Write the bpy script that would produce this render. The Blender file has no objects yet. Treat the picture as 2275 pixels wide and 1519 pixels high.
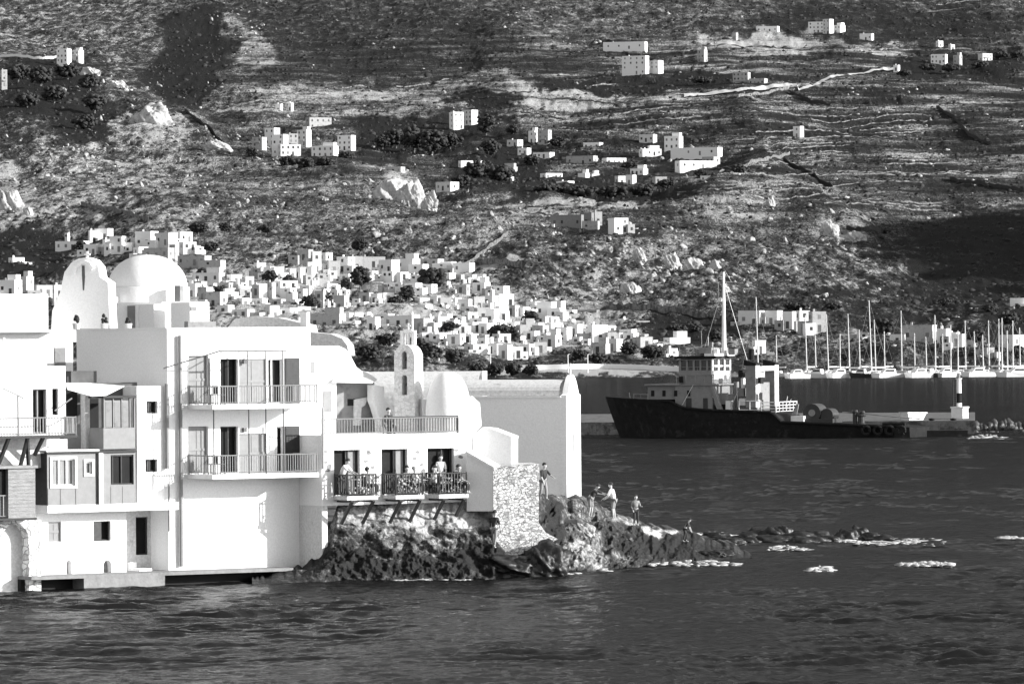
import bpy, math, random
import numpy as np
from mathutils import Matrix, Vector
R = math.radians
random.seed(7)
rng = np.random.default_rng(11)

# ------------------------------------------------------------------ camera
SC = bpy.context.scene
COL = SC.collection
F = 12640.0; CX = 1137.5; HY = 740.0; CH = 11.0; ROLL = R(0.4)
cam = bpy.data.cameras.new('camera'); camo = bpy.data.objects.new('camera', cam); COL.objects.link(camo)
cam.sensor_fit = 'HORIZONTAL'; cam.sensor_width = 36; cam.lens = F / 2275 * 36
cam.shift_y = -19.5 / 2275
cam.clip_start = 1; cam.clip_end = 20000
camo.matrix_world = Matrix.Translation((0, 0, CH)) @ Matrix.Rotation(R(90), 4, 'X') @ Matrix.Rotation(-ROLL, 4, 'Z')
SC.camera = camo

# ------------------------------------------------------------------ sky, sun, exposure
SUN_AZ, SUN_EL = R(78), R(17.5)          # azimuth measured from «behind the camera» towards the right
sdir = Vector((math.sin(SUN_AZ) * math.cos(SUN_EL), -math.cos(SUN_AZ) * math.cos(SUN_EL), math.sin(SUN_EL)))
W = bpy.data.worlds.new('World'); SC.world = W; W.use_nodes = True
wn = W.node_tree.nodes; wl = W.node_tree.links; wn.clear()
sky = wn.new('ShaderNodeTexSky'); sky.sky_type = 'NISHITA'; sky.sun_disc = False
sky.sun_elevation = SUN_EL; sky.sun_rotation = math.atan2(sdir.x, sdir.y)
bwn = wn.new('ShaderNodeRGBToBW'); bg = wn.new('ShaderNodeBackground'); wo = wn.new('ShaderNodeOutputWorld')
bg.inputs['Strength'].default_value = 0.125
wl.new(sky.outputs[0], bwn.inputs[0]); wl.new(bwn.outputs[0], bg.inputs[0]); wl.new(bg.outputs[0], wo.inputs[0])
sl = bpy.data.lights.new('sun', 'SUN'); sl.energy = 3.7; sl.angle = R(0.5); sl.color = (1, 0.995, 0.985)
so = bpy.data.objects.new('sun', sl); COL.objects.link(so); so.location = (300, -100, 200)
so.rotation_euler = sdir.to_track_quat('Z', 'Y').to_euler()
SC.view_settings.view_transform = 'Standard'; SC.view_settings.look = 'None'
SC.view_settings.exposure = 1.25; SC.view_settings.gamma = 1

# ------------------------------------------------------------------ pixel <-> place
CR, SR = math.cos(ROLL), math.sin(ROLL)
def ray(px, py):
    dx = px - CX; dy = HY - py
    return (dx * CR + dy * SR) / F, (-dx * SR + dy * CR) / F
def P(px, py, Y):
    a, b = ray(px, py)
    return Vector((a * Y, Y, CH + b * Y))
def onz(px, py, z):                      # the point at height z seen at this pixel
    a, b = ray(px, py); Y = (z - CH) / b
    return Vector((a * Y, Y, z))

# ------------------------------------------------------------------ numpy noise
def _h(ix, iy, s):
    n = (ix.astype(np.int64) * 374761393 + iy.astype(np.int64) * 668265263 + s * 1442695041) & 0xffffffff
    n = ((n ^ (n >> 13)) * 1274126177) & 0xffffffff
    return ((n ^ (n >> 16)) & 0xffffff) / 16777216.0
def vn(x, y, s=0):
    x = np.asarray(x, float); y = np.asarray(y, float)
    ix = np.floor(x); iy = np.floor(y); fx = x - ix; fy = y - iy
    fx = fx * fx * (3 - 2 * fx); fy = fy * fy * (3 - 2 * fy)
    a = _h(ix, iy, s); b = _h(ix + 1, iy, s); c = _h(ix, iy + 1, s); d = _h(ix + 1, iy + 1, s)
    return (a + (b - a) * fx + (c - a) * fy + (a - b - c + d) * fx * fy) * 2 - 1
def fbm(x, y, o=4, s=0, g=.5):
    r = 0; a = 1; f = 1
    for k in range(o):
        r = r + a * vn(x * f + k * 17.3, y * f - k * 9.1, s + k); a *= g; f *= 2.03
    return r

# ------------------------------------------------------------------ materials (greys only: the place as this film saw it)
MT = {}
def mat(name, col, rough=.85, var=.12, scale=3., bump=0., bscale=None, dark=None, dscale=.6, dthr=.62, spec=.3, metal=0., stretch=(1, 1, 1)):
    m = bpy.data.materials.new(name); m.use_nodes = True; MT[name] = m
    n = m.node_tree.nodes; l = m.node_tree.links; b = n['Principled BSDF']
    b.inputs['Roughness'].default_value = rough; b.inputs['Specular IOR Level'].default_value = spec
    b.inputs['Metallic'].default_value = metal
    tc = n.new('ShaderNodeTexCoord'); mp = n.new('ShaderNodeMapping'); mp.inputs['Scale'].default_value = stretch
    l.new(tc.outputs['Object'], mp.inputs[0])
    nz = n.new('ShaderNodeTexNoise'); nz.inputs['Scale'].default_value = scale; nz.inputs['Detail'].default_value = 8
    nz.inputs['Roughness'].default_value = .65; l.new(mp.outputs[0], nz.inputs['Vector'])
    r = n.new('ShaderNodeValToRGB'); l.new(nz.outputs['Fac'], r.inputs[0])
    lo = col * (1 - var); hi = min(.9, col * (1 + var))
    r.color_ramp.elements[0].position = .3; r.color_ramp.elements[0].color = (lo, lo, lo, 1)
    r.color_ramp.elements[1].position = .7; r.color_ramp.elements[1].color = (hi, hi, hi, 1)
    out = r.outputs[0]
    if dark is not None:
        n2 = n.new('ShaderNodeTexNoise'); n2.inputs['Scale'].default_value = dscale; n2.inputs['Detail'].default_value = 9
        n2.inputs['Roughness'].default_value = .7; l.new(mp.outputs[0], n2.inputs['Vector'])
        r2 = n.new('ShaderNodeValToRGB'); l.new(n2.outputs['Fac'], r2.inputs[0])
        r2.color_ramp.elements[0].position = dthr - .05; r2.color_ramp.elements[1].position = dthr + .05
        mx = n.new('ShaderNodeMixRGB'); l.new(r2.outputs[0], mx.inputs[0]); l.new(out, mx.inputs[1])
        mx.inputs[2].default_value = (dark, dark, dark, 1); out = mx.outputs[0]
    l.new(out, b.inputs['Base Color'])
    if bump:
        bp = n.new('ShaderNodeBump'); bp.inputs['Strength'].default_value = bump; bp.inputs['Distance'].default_value = .05
        n3 = n.new('ShaderNodeTexNoise'); n3.inputs['Scale'].default_value = bscale or scale * 2; n3.inputs['Detail'].default_value = 6
        l.new(mp.outputs[0], n3.inputs['Vector'])
        l.new(n3.outputs['Fac'], bp.inputs['Height']); l.new(bp.outputs[0], b.inputs['Normal'])
    return m
def stone_mat(name, c0, c1, mortar, scale=2.2, thr=.08, bump=.8, wash=None):
    m = bpy.data.materials.new(name); m.use_nodes = True; MT[name] = m
    n = m.node_tree.nodes; l = m.node_tree.links; b = n['Principled BSDF']; b.inputs['Roughness'].default_value = .9
    b.inputs['Specular IOR Level'].default_value = .2
    tc = n.new('ShaderNodeTexCoord'); nz = n.new('ShaderNodeTexNoise'); nz.inputs['Scale'].default_value = 2.5; nz.inputs['Detail'].default_value = 5
    va = n.new('ShaderNodeVectorMath'); va.operation = 'MULTIPLY_ADD'; va.inputs[1].default_value = (.35, .35, .35)
    l.new(tc.outputs['Object'], nz.inputs['Vector']); l.new(nz.outputs['Color'], va.inputs[0]); l.new(tc.outputs['Object'], va.inputs[2])
    mp = n.new('ShaderNodeMapping'); mp.inputs['Scale'].default_value = (1, 1, 1.5); l.new(va.outputs[0], mp.inputs[0])
    vo = n.new('ShaderNodeTexVoronoi'); vo.feature = 'DISTANCE_TO_EDGE'; vo.inputs['Scale'].default_value = scale
    v2 = n.new('ShaderNodeTexVoronoi'); v2.inputs['Scale'].default_value = scale
    l.new(mp.outputs[0], vo.inputs['Vector']); l.new(mp.outputs[0], v2.inputs['Vector'])
    bw = n.new('ShaderNodeRGBToBW'); l.new(v2.outputs['Color'], bw.inputs[0])
    n2 = n.new('ShaderNodeTexNoise'); n2.inputs['Scale'].default_value = 9; n2.inputs['Detail'].default_value = 8; l.new(tc.outputs['Object'], n2.inputs['Vector'])
    ad = n.new('ShaderNodeMath'); ad.operation = 'ADD'; l.new(bw.outputs[0], ad.inputs[0]); l.new(n2.outputs['Fac'], ad.inputs[1])
    r = n.new('ShaderNodeValToRGB'); l.new(ad.outputs[0], r.inputs[0])
    r.color_ramp.elements[0].position = .7; r.color_ramp.elements[0].color = (c0, c0, c0, 1)
    r.color_ramp.elements[1].position = 1.25 if False else 1.0; r.color_ramp.elements[1].color = (c1, c1, c1, 1)
    e = n.new('ShaderNodeValToRGB'); l.new(vo.outputs['Distance'], e.inputs[0])
    e.color_ramp.elements[0].position = thr * .4; e.color_ramp.elements[1].position = thr
    mx = n.new('ShaderNodeMixRGB'); l.new(e.outputs[0], mx.inputs[0]); mx.inputs[1].default_value = (mortar, mortar, mortar, 1)
    l.new(r.outputs[0], mx.inputs[2]); l.new(mx.outputs[0], b.inputs['Base Color'])
    bp = n.new('ShaderNodeBump'); bp.inputs['Strength'].default_value = bump; bp.inputs['Distance'].default_value = .12
    l.new(e.outputs[0], bp.inputs['Height']); l.new(bp.outputs[0], b.inputs['Normal'])
    return m
mat('whitewash', .78, .9, .09, 14, .25, 6, dark=.58, dscale=.9, dthr=.70)
mat('pier_stone', .11, .95, .4, 1.5, .6, 4, dark=.04, dscale=.8, dthr=.55)
mat('shade_wash', .36, .9, .15, 3, .25, 6, dark=.2, dscale=.9, dthr=.6)  # grey wall colour standing in for shade on the town houses
mat('white_trim', .82, .6, .04, 4)
mat('grey_paint', .46, .7, .1, 2.5, .15)
mat('old_plaster', .58, .9, .2, 9, .4, 5, dark=.3, dscale=1.1, dthr=.64)
mat('concrete', .2, .9, .2, 2.5, .4, 8, dark=.15, dscale=1.2, dthr=.6)
mat('dark_wood', .035, .7, .3, 5)
mat('plank_wood', .24, .8, .28, 3, .5, 9, stretch=(1, 1, 7), dark=.12, dscale=1.5, dthr=.62)
mat('shutter_paint', .035, .6, .25, 6)
mat('panel_grey', .22, .7, .1, 4)
mat('dark_metal', .04, .5, .2, 6, spec=.5)
mat('light_metal', .2, .45, .1, 6, spec=.5)
mat('canvas', .72, .9, .08, 3)
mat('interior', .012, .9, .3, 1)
mat('interior_grey', .09, .9, .3, 1.5)
mat('curtain', .25, .9, .3, 8, stretch=(1, 1, .1))
mat('hull_black', .011, .7, .4, 2, spec=.12, dark=.03, dscale=.9, dthr=.6)
mat('ship_grey', .2, .6, .12, 2, dark=.14, dscale=1.5, dthr=.6)
mat('mast_paint', .5, .6, .08, 2)
mat('outcrop_rock', .42, .9, .3, .6, 1., 1.2, dark=.12, dscale=.3, dthr=.58)
mat('ship_white', .74, .5, .08, 2)
mat('hull_white', .75, .3, .06, 3, spec=.5)
mat('boat_dark', .03, .4, .2, 3)
mat('skin', .4, .6, .08, 20)
mat('hair', .03, .7, .3, 30)
mat('cloth_white', .75, .9, .08, 20)
mat('cloth_dark', .04, .9, .2, 20)
mat('cloth_grey', .22, .9, .2, 20)
mat('bark', .12, .9, .3, 4)
mat('leaf', .032, .85, .5, 1.2, spec=.2)
mat('leaf_pale', .1, .85, .5, 1.2, spec=.2)
mat('rock_dark', .06, .8, .55, 1.6, 1., 3, dark=.32, dscale=1.3, dthr=.60)
mat('rock_wet', .014, .5, .4, 2, 1., 3, dark=.2, dscale=1.5, dthr=.68, spec=.5)
mat('rock_light', .3, .9, .35, 1.5, 1., 4, dark=.05, dscale=1.6, dthr=.58)
mat('hill_rock', .33, .9, .5, .9, 1., 1.2, dark=.06, dscale=.7, dthr=.52)
mat('flowers', .3, .9, .6, 6)
stone_mat('rubble', .34, .72, .22, 5.5, .07)
stone_mat('washed_rubble', .5, .85, .34, 2.1, .09, .5)
stone_mat('cut_stone', .2, .42, .07, 1.3, .07)
stone_mat('belfry_stone', .55, .7, .48, 4.2, .05, .3)

def glass_mat():
    m = bpy.data.materials.new('glass'); m.use_nodes = True; MT['glass'] = m
    b = m.node_tree.nodes['Principled BSDF']; b.inputs['Base Color'].default_value = (.03, .03, .03, 1); b.inputs['Roughness'].default_value = .12
glass_mat()

# ------------------------------------------------------------------ mesh building
class MB:
    def __init__(s): s.v = []; s.f = []
    def add(s, vs, fs):
        k = len(s.v); s.v += [tuple(p) for p in vs]; s.f += [tuple(i + k for i in q) for q in fs]; return s
    def hexa(s, c):                       # 8 corners: bottom 4 (ccw), top 4
        return s.add(c, [(3, 2, 1, 0), (4, 5, 6, 7), (0, 1, 5, 4), (1, 2, 6, 5), (2, 3, 7, 6), (3, 0, 4, 7)])
    def box(s, fr, u0, u1, v0, v1, z0, z1):
        g = lambda u, v, z: fr.w(u, v, z)
        return s.hexa([g(u0, v1, z0), g(u1, v1, z0), g(u1, v0, z0), g(u0, v0, z0), g(u0, v1, z1), g(u1, v1, z1), g(u1, v0, z1), g(u0, v0, z1)])
    def tube(s, pts, r, n=6, r1=None):
        pts = [Vector(p) for p in pts]; rs = []
        L = len(pts)
        for i, p in enumerate(pts):
            d = (pts[min(i + 1, L - 1)] - pts[max(i - 1, 0)]).normalized()
            a = d.cross(Vector((0, 0, 1)) if abs(d.z) < .9 else Vector((1, 0, 0))).normalized(); b = d.cross(a)
            rr = r if r1 is None else r + (r1 - r) * i / (L - 1)
            rs += [p + (a * math.cos(t) + b * math.sin(t)) * rr for t in [2 * math.pi * j / n for j in range(n)]]
        fs = []
        for i in range(L - 1):
            for j in range(n):
                fs.append((i * n + j, i * n + (j + 1) % n, (i + 1) * n + (j + 1) % n, (i + 1) * n + j))
        fs.append(tuple(range(n))[::-1]); fs.append(tuple((L - 1) * n + j for j in range(n)))
        return s.add(rs, fs)
    def prism(s, fr, poly, v0, v1):       # poly of (u, z), extruded from v0 (back) to v1 (front)
        n = len(poly)
        vs = [fr.w(u, v1, z) for u, z in poly] + [fr.w(u, v0, z) for u, z in poly]
        fs = [tuple(range(n)), tuple(range(2 * n - 1, n - 1, -1))] + [((i + 1) % n, i, i + n, (i + 1) % n + n) for i in range(n)]
        return s.add(vs, fs)
    def lathe(s, c, prof, n=24, a0=0, a1=2 * math.pi):
        c = Vector(c); full = abs(a1 - a0 - 2 * math.pi) < 1e-6; m = n if full else n + 1
        vs = []
        for r, z in prof:
            for j in range(m):
                t = a0 + (a1 - a0) * j / n
                vs.append((c.x + r * math.cos(t), c.y + r * math.sin(t), c.z + z))
        fs = []
        for i in range(len(prof) - 1):
            for j in range(n):
                k = (j + 1) % m
                fs.append((i * m + j, i * m + k, (i + 1) * m + k, (i + 1) * m + j))
        return s.add(vs, fs)
    def build(s, name, m, parent=None, smooth=False):
        me = bpy.data.meshes.new(name)
        if parent is not None: o0 = wloc(parent)
        else:
            a = np.array(s.v); o0 = Vector(((a[:, 0].min() + a[:, 0].max()) / 2, (a[:, 1].min() + a[:, 1].max()) / 2, a[:, 2].min()))
        me.from_pydata([(p[0] - o0[0], p[1] - o0[1], p[2] - o0[2]) for p in s.v], [], s.f)
        me.materials.append(MT[m] if isinstance(m, str) else m)
        if smooth: me.polygons.foreach_set('use_smooth', [True] * len(me.polygons))
        ob = bpy.data.objects.new(name, me); COL.objects.link(ob)
        if parent is not None:
            ob.parent = parent; ob['_o'] = tuple(o0); ob.location = (0, 0, 0)
        else: ob.location = o0; ob['_o'] = tuple(o0)
        return ob
def wloc(o):
    return Vector(o['_o']) if '_o' in o else Vector(o.location)
def np_mesh(name, V, Q, m, smooth=False, origin=(0, 0, 0), attr=None):
    me = bpy.data.meshes.new(name); V = np.asarray(V, np.float32) - np.asarray(origin, np.float32); Q = np.asarray(Q, np.int32); k = Q.shape[1]
    me.vertices.add(len(V)); me.vertices.foreach_set('co', V.ravel())
    me.loops.add(Q.size); me.loops.foreach_set('vertex_index', Q.ravel())
    me.polygons.add(len(Q)); me.polygons.foreach_set('loop_start', np.arange(0, Q.size, k, dtype=np.int32))
    me.polygons.foreach_set('loop_total', np.full(len(Q), k, np.int32))
    if smooth: me.polygons.foreach_set('use_smooth', np.ones(len(Q), bool))
    me.update(calc_edges=True); me.materials.append(MT[m])
    if attr is not None:
        for an, av in attr.items():
            A = me.attributes.new(an, 'FLOAT', 'POINT'); A.data.foreach_set('value', np.asarray(av, np.float32))
    ob = bpy.data.objects.new(name, me); COL.objects.link(ob); ob.location = origin; ob['_o'] = tuple(origin)
    return ob
def grid_quads(nr, nc):
    i = np.arange((nr - 1) * nc).reshape(nr - 1, nc)[:, :-1].ravel()
    return np.stack([i, i + 1, i + nc + 1, i + nc], 1)

class Fr:                                # a vertical plane: u runs right, v towards the viewer, normal turned az to the right
    def __init__(s, px, Y, az, z=0., py=740):
        s.o = P(px, py, Y); s.o.z = 0; s.n = Vector((math.sin(R(az)), -math.cos(R(az)), 0)); s.u = Vector((math.cos(R(az)), math.sin(R(az)), 0)); s.az = az
    def w(s, u, v, z): return s.o + s.u * u + s.n * v + Vector((0, 0, z))
    def hit(s, px, py, v=0.):
        a, b = ray(px, py); d = Vector((a, 1, b)); c = Vector((0, 0, CH))
        t = (v - (c - s.o).dot(s.n)) / d.dot(s.n)
        p = c + d * t; return (p - s.o).dot(s.u), p.z
    def U(s, px, v=0., py=900): return s.hit(px, py, v)[0]
    def Z(s, py, px, v=0.): return s.hit(px, py, v)[1]
    def moved(s, v=0., u=0.):
        f = Fr(0, 1, s.az); f.o = s.o + s.n * v + s.u * u; return f

def tag(o, label, cat, group=None):
    if label: o['label'] = label
    if cat: o['category'] = cat
    if group: o['group'] = group
    return o
def thing(name, label, cat, loc, group=None):
    o = bpy.data.objects.new(name, None); COL.objects.link(o); o.location = loc; o['_o'] = tuple(loc)
    o.empty_display_size = .3
    return tag(o, label, cat, group)
def structure(o, kind='structure'): o['kind'] = kind; return o
def copy_tree(o, parent=None):
    c = o.copy(); COL.objects.link(c)
    if parent is not None: c.parent = parent
    for ch in [q for q in KIDS.get(o.name, [])]: copy_tree(ch, c)
    return c
KIDS = {}
def reg(o):                              # remember the children of a thing before copying it
    ch = [q for q in COL.objects if q.parent == o]; KIDS[o.name] = ch
    for q in ch: reg(q)
ICO = None
def ico(sub=1):
    import bmesh
    bm = bmesh.new(); bmesh.ops.create_icosphere(bm, subdivisions=sub, radius=1)
    v = np.array([q.co[:] for q in bm.verts]); f = np.array([[w.index for w in q.verts] for q in bm.faces]); bm.free(); return v, f
ORD = ['first', 'second', 'third', 'fourth', 'fifth', 'sixth', 'seventh', 'eighth', 'ninth', 'tenth', 'eleventh', 'twelfth', 'thirteenth', 'fourteenth', 'fifteenth', 'sixteenth', 'seventeenth', 'eighteenth', 'nineteenth', 'twentieth', 'twenty-first', 'twenty-second', 'twenty-third', 'twenty-fourth']
# ================================================================== HILLSIDE
PYK = [-1700, -700, -150, -100, 0, 100, 200, 300, 380, 440, 520, 600, 700, 838, 860]  # top rows: unseen mountain height added to darken the sea's reflection
YK = [7200, 6000, 5000, 4700, 4200, 3700, 3200, 2850, 2600, 2300, 2050, 1850, 1650, 1392, 1340]
RX = [-400, 0, 200, 300, 420, 510, 640, 900, 1000, 1200, 1500, 1620, 1700, 1800, 1950, 2275, 2700]
RY = [60, 100, 150, 205, 250, 330, 350, 385, 405, 440, 460, 385, 345, 430, 540, 600, 620]
def Yground(px, py):
    px = np.asarray(px, float); py = np.asarray(py, float)
    pys = py + (px - CX) * SR * 1.0      # the shore stays level while the picture leans
    y = np.interp(pys, PYK, YK)
    rd = np.interp(px, RX, RY) + 9 * fbm(px / 60, px * 0 + 3, 3, 5)
    t = np.clip((rd - py + 8) / 46, 0, 1); t = t * t * (3 - 2 * t)
    near = np.clip((838 - pys) / 60, 0, 1)
    return y + t * 130 + near * (70 * fbm(px / 420, py / 260, 3, 21))
def terr(px, py):
    px = np.asarray(px, float); py = np.asarray(py, float)
    Y = Yground(px, py)
    dx = px - CX; dy = HY - py
    X = (dx * CR + dy * SR) / F * Y; Z = CH + (-dx * SR + dy * CR) / F * Y
    pys = py + (px - CX) * SR
    k = np.clip((832 - pys) / 120, 0, 1)
    Z = Z + k * (2.2 * fbm(X / 45, Y / 160, 3, 31) + .55 * fbm(X / 9, Y / 50, 3, 37) + .35 * fbm(X / 2.2, Y / 16, 2, 41))
    # an unseen hill added on the right that shades the slope beside it
    return X, Y, Z
cols = np.concatenate([np.arange(-3600, -240, 110), np.arange(-240, 2520, 3.2), np.arange(2520, 6000, 110)])
rows = np.concatenate([np.arange(-1700, -150, 25), np.arange(-150, 845, 2.4), [850, 860]])
PX, PYY = np.meshgrid(cols, rows)
X, Y, Z = terr(PX, PYY)
# cover: 0 dark scrub .. 1 bare pale ground; one blob also holds cast shadow
def blob(px, py, cx, cy, rx, ry, soft=.5):
    w = 26 * fbm(px / 60, py / 40, 4, 77, .6)
    w2 = 16 * fbm(px / 50 + 9, py / 34, 4, 79, .6); d = np.sqrt(((px - cx + np.minimum(w, rx * .5)) / rx) ** 2 + ((py - cy + np.clip(w2, -ry * .5, ry * .5)) / ry) ** 2)
    return np.clip((1 - d) / soft + .5, 0, 1)
BL = [ # cx cy rx ry value
 (700, 90, 420, 110, .38), (1000, 120, 330, 90, .36), (150, 60, 260, 80, .46), (1350, 60, 250, 60, .46), (1950, 60, 330, 50, .32),
 (430, 115, 62, 85, .06), (475, 60, 46, 40, .08), (400, 70, 40, 30, .2), (395, 185, 60, 45, .04), (560, 110, 40, 50, .56), (520, 60, 26, 30, .54), (100, 190, 120, 70, .14), (190, 260, 90, 55, .1),
 (330, 290, 75, 35, .6), (800, 212, 340, 22, .54), (1150, 190, 260, 28, .54), (1250, 215, 120, 20, .64), (900, 240, 420, 22, .54),
 (1690, 92, 150, 20, .66), (1900, 105, 150, 14, .6), (1450, 180, 260, 14, .06), (1350, 196, 160, 9, .08), (2230, 122, 60, 12, .02), (2120, 150, 150, 22, .12),
 (1050, 220, 90, 12, .1), (930, 300, 120, 42, .05), (1090, 385, 90, 40, .04), (1080, 270, 70, 24, .1), (1330, 425, 230, 20, .04), (700, 375, 90, 28, .06), (1290, 330, 200, 30, .38),
 (1300, 455, 180, 9, .68), (1150, 478, 150, 12, .66), (1300, 505, 60, 16, .05), (1150, 330, 60, 30, .15), (800, 350, 50, 20, .3),
 (880, 420, 55, 48, .66), (1520, 590, 120, 70, .58), (1640, 440, 100, 80, .55), (1850, 525, 70, 45, .58), (1560, 360, 80, 20, .15),
 (20, 430, 70, 70, .72), (170, 480, 130, 18, .8), (300, 430, 320, 110, .53), (620, 460, 260, 110, .5), (950, 500, 220, 80, .5), (60, 560, 90, 45, .1),
 (1080, 590, 110, 16, .85), (1200, 630, 180, 40, .45), (1400, 620, 160, 80, .52), (1700, 600, 260, 90, .49), (1900, 680, 300, 40, .36),
 (1950, 300, 400, 130, .41), (2165, 565, 155, 92, .22), (2050, 420, 280, 40, .40), (1550, 740, 90, 20, .05), (1500, 745, 120, 14, .04), (1750, 770, 240, 40, .5), (2100, 790, 200, 30, .4),  # far-right dark blob: the hill's cast shadow put into the ground colour
 (640, 660, 460, 80, .64), (1100, 730, 340, 70, .66), (760, 795, 160, 35, .4), (1150, 806, 300, 22, .42), (1300, 822, 260, 8, .8), (900, 822, 150, 9, .5), (2235, 700, 70, 60, .04)]
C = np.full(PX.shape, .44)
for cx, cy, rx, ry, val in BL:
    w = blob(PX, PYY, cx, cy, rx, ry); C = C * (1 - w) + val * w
# stripes: terraced fields
S = np.clip(np.interp(PX, [350, 520, 1100, 1500, 2300], [0, .6, .8, 1, 1]) * np.interp(PYY, [60, 110, 330, 420, 520, 560], [.3, 1, 1, .8, .6, 0]), 0, 1)
# far right: unseen hill added to cast the great shadow
rx_ = np.clip((PX - 2450) / 500, 0, 1)
HZ = 0 * X
def hump(x, y, cx, cy, sx, sy, h):
    r = np.sqrt(((x - cx) / sx) ** 2 + ((y - cy) / sy) ** 2); return h * np.clip(1 - r, 0, 1) ** 1.1
rg = np.interp(Y, [1450, 1698, 1974, 2228, 2520], [26, 100, 138, 140, 104]) + 4 * fbm(X / 40, Y / 40, 3, 91) - np.abs(X - 400) * .62
Z = np.where(PX > 2330, np.maximum(Z, rg), Z)
mt = bpy.data.materials.new('hill_ground'); mt.use_nodes = True; MT['hill_ground'] = mt
n = mt.node_tree.nodes; l = mt.node_tree.links; b = n['Principled BSDF']; b.inputs['Roughness'].default_value = .95; b.inputs['Specular IOR Level'].default_value = .1
tc = n.new('ShaderNodeTexCoord')
def nz_(scale, st, det=8, rough=.7):
    mp = n.new('ShaderNodeMapping'); mp.inputs['Scale'].default_value = st; l.new(tc.outputs['Object'], mp.inputs[0])
    q = n.new('ShaderNodeTexNoise'); q.inputs['Scale'].default_value = scale; q.inputs['Detail'].default_value = det; q.inputs['Roughness'].default_value = rough
    l.new(mp.outputs[0], q.inputs['Vector']); return q.outputs['Fac']
def mth(op, a, b_=None):
    q = n.new('ShaderNodeMath'); q.operation = op
    for i, x in enumerate([a, b_]):
        if x is None: continue
        if isinstance(x, (int, float)): q.inputs[i].default_value = x
        else: l.new(x, q.inputs[i])
    return q.outputs[0]
at = n.new('ShaderNodeAttribute'); at.attribute_name = 'cover_shade'
a2 = n.new('ShaderNodeAttribute'); a2.attribute_name = 'terrace'
iso = nz_(.16, (1, .12, 1), 11, .82)
fine = nz_(1.3, (1, .12, 1), 4, .7)
strk = nz_(.05, (.35, .16, 3.2), 9, .72)
mixn = mth('ADD', mth('MULTIPLY', iso, .75), mth('MULTIPLY', fine, .25))
sn = mth('ADD', mth('MULTIPLY', strk, .65), mth('MULTIPLY', fine, .35))
mx = n.new('ShaderNodeMix'); l.new(a2.outputs['Fac'], mx.inputs[0]); l.new(mixn, mx.inputs[2]); l.new(sn, mx.inputs[3])
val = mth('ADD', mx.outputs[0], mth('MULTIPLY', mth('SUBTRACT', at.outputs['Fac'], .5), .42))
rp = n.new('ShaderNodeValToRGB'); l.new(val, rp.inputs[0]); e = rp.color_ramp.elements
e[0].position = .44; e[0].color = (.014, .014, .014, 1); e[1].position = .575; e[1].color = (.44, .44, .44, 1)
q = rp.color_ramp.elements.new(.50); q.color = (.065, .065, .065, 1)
l.new(rp.outputs[0], b.inputs['Base Color'])
bp = n.new('ShaderNodeBump'); bp.inputs['Strength'].default_value = 1.0; bp.inputs['Distance'].default_value = 2.6
l.new(iso, bp.inputs['Height']); l.new(bp.outputs[0], b.inputs['Normal'])
hill = np_mesh('hillside', np.stack([X.ravel(), Y.ravel(), Z.ravel()], 1), grid_quads(len(rows), len(cols))[:, ::-1], 'hill_ground', True, (0, 0, 0), {'cover_shade': C.ravel(), 'terrace': S.ravel()})
structure(hill)
def cover_shade_at(px, py):
    c = np.full(np.shape(px), .44)
    for cx, cy, rx, ry, v_ in BL:
        w = blob(px, py, cx, cy, rx, ry); c = c * (1 - w) + v_ * w
    return c
def scatter(name, n_, sel, rmin, rmax, flat, m, label, cat, sub=1):
    V0, F0 = ico(sub); px = rng.uniform(-40, 2315, n_); py = rng.uniform(-20, 812, n_)
    c = cover_shade_at(px, py); keep = sel(px, py, c); px = px[keep]; py = py[keep]
    x, y, z = terr(px, py); k = len(px)
    r = rng.uniform(rmin, rmax, k) * np.interp(y, [1400, 4500], [.8, 1.5])
    var = [V0 * (1 + .35 * rng.standard_normal((len(V0), 1))) for _ in range(12)]
    A = np.stack([var[i] for i in rng.integers(0, 12, k)])
    sc_ = np.stack([r * rng.uniform(.8, 1.5, k), r * rng.uniform(.8, 1.3, k), r * rng.uniform(flat * .7, flat * 1.2, k)], 1)
    V = A * sc_[:, None, :] + np.stack([x, y, z + r * .1], 1)[:, None, :]
    Q = F0[None] + (np.arange(k) * len(V0))[:, None, None]
    o = np_mesh(name, V.reshape(-1, 3), Q.reshape(-1, 3), m, False)
    o['kind'] = 'stuff'; return tag(o, label, cat)
_r = lambda c: rng.uniform(0, 1, len(c))
scatter('scrub', 15000, lambda x, y, c: (_r(c) < np.clip(.95 - c * 1.1, 0.08, 1)), .45, 1.25, .75, 'leaf', 'low dark scrub bushes dotted all over the rocky hillside', 'scrub')
scatter('scattered_rocks', 9000, lambda x, y, c: (_r(c) < np.clip((c - .33) * 2.2, 0.015, .8)) & (fbm(x / 38, y / 22, 2, 15) > -.1), .25, 1.0, .75, 'hill_rock', 'small pale rocks strewn over the hillside between the bushes', 'rocks')

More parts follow.
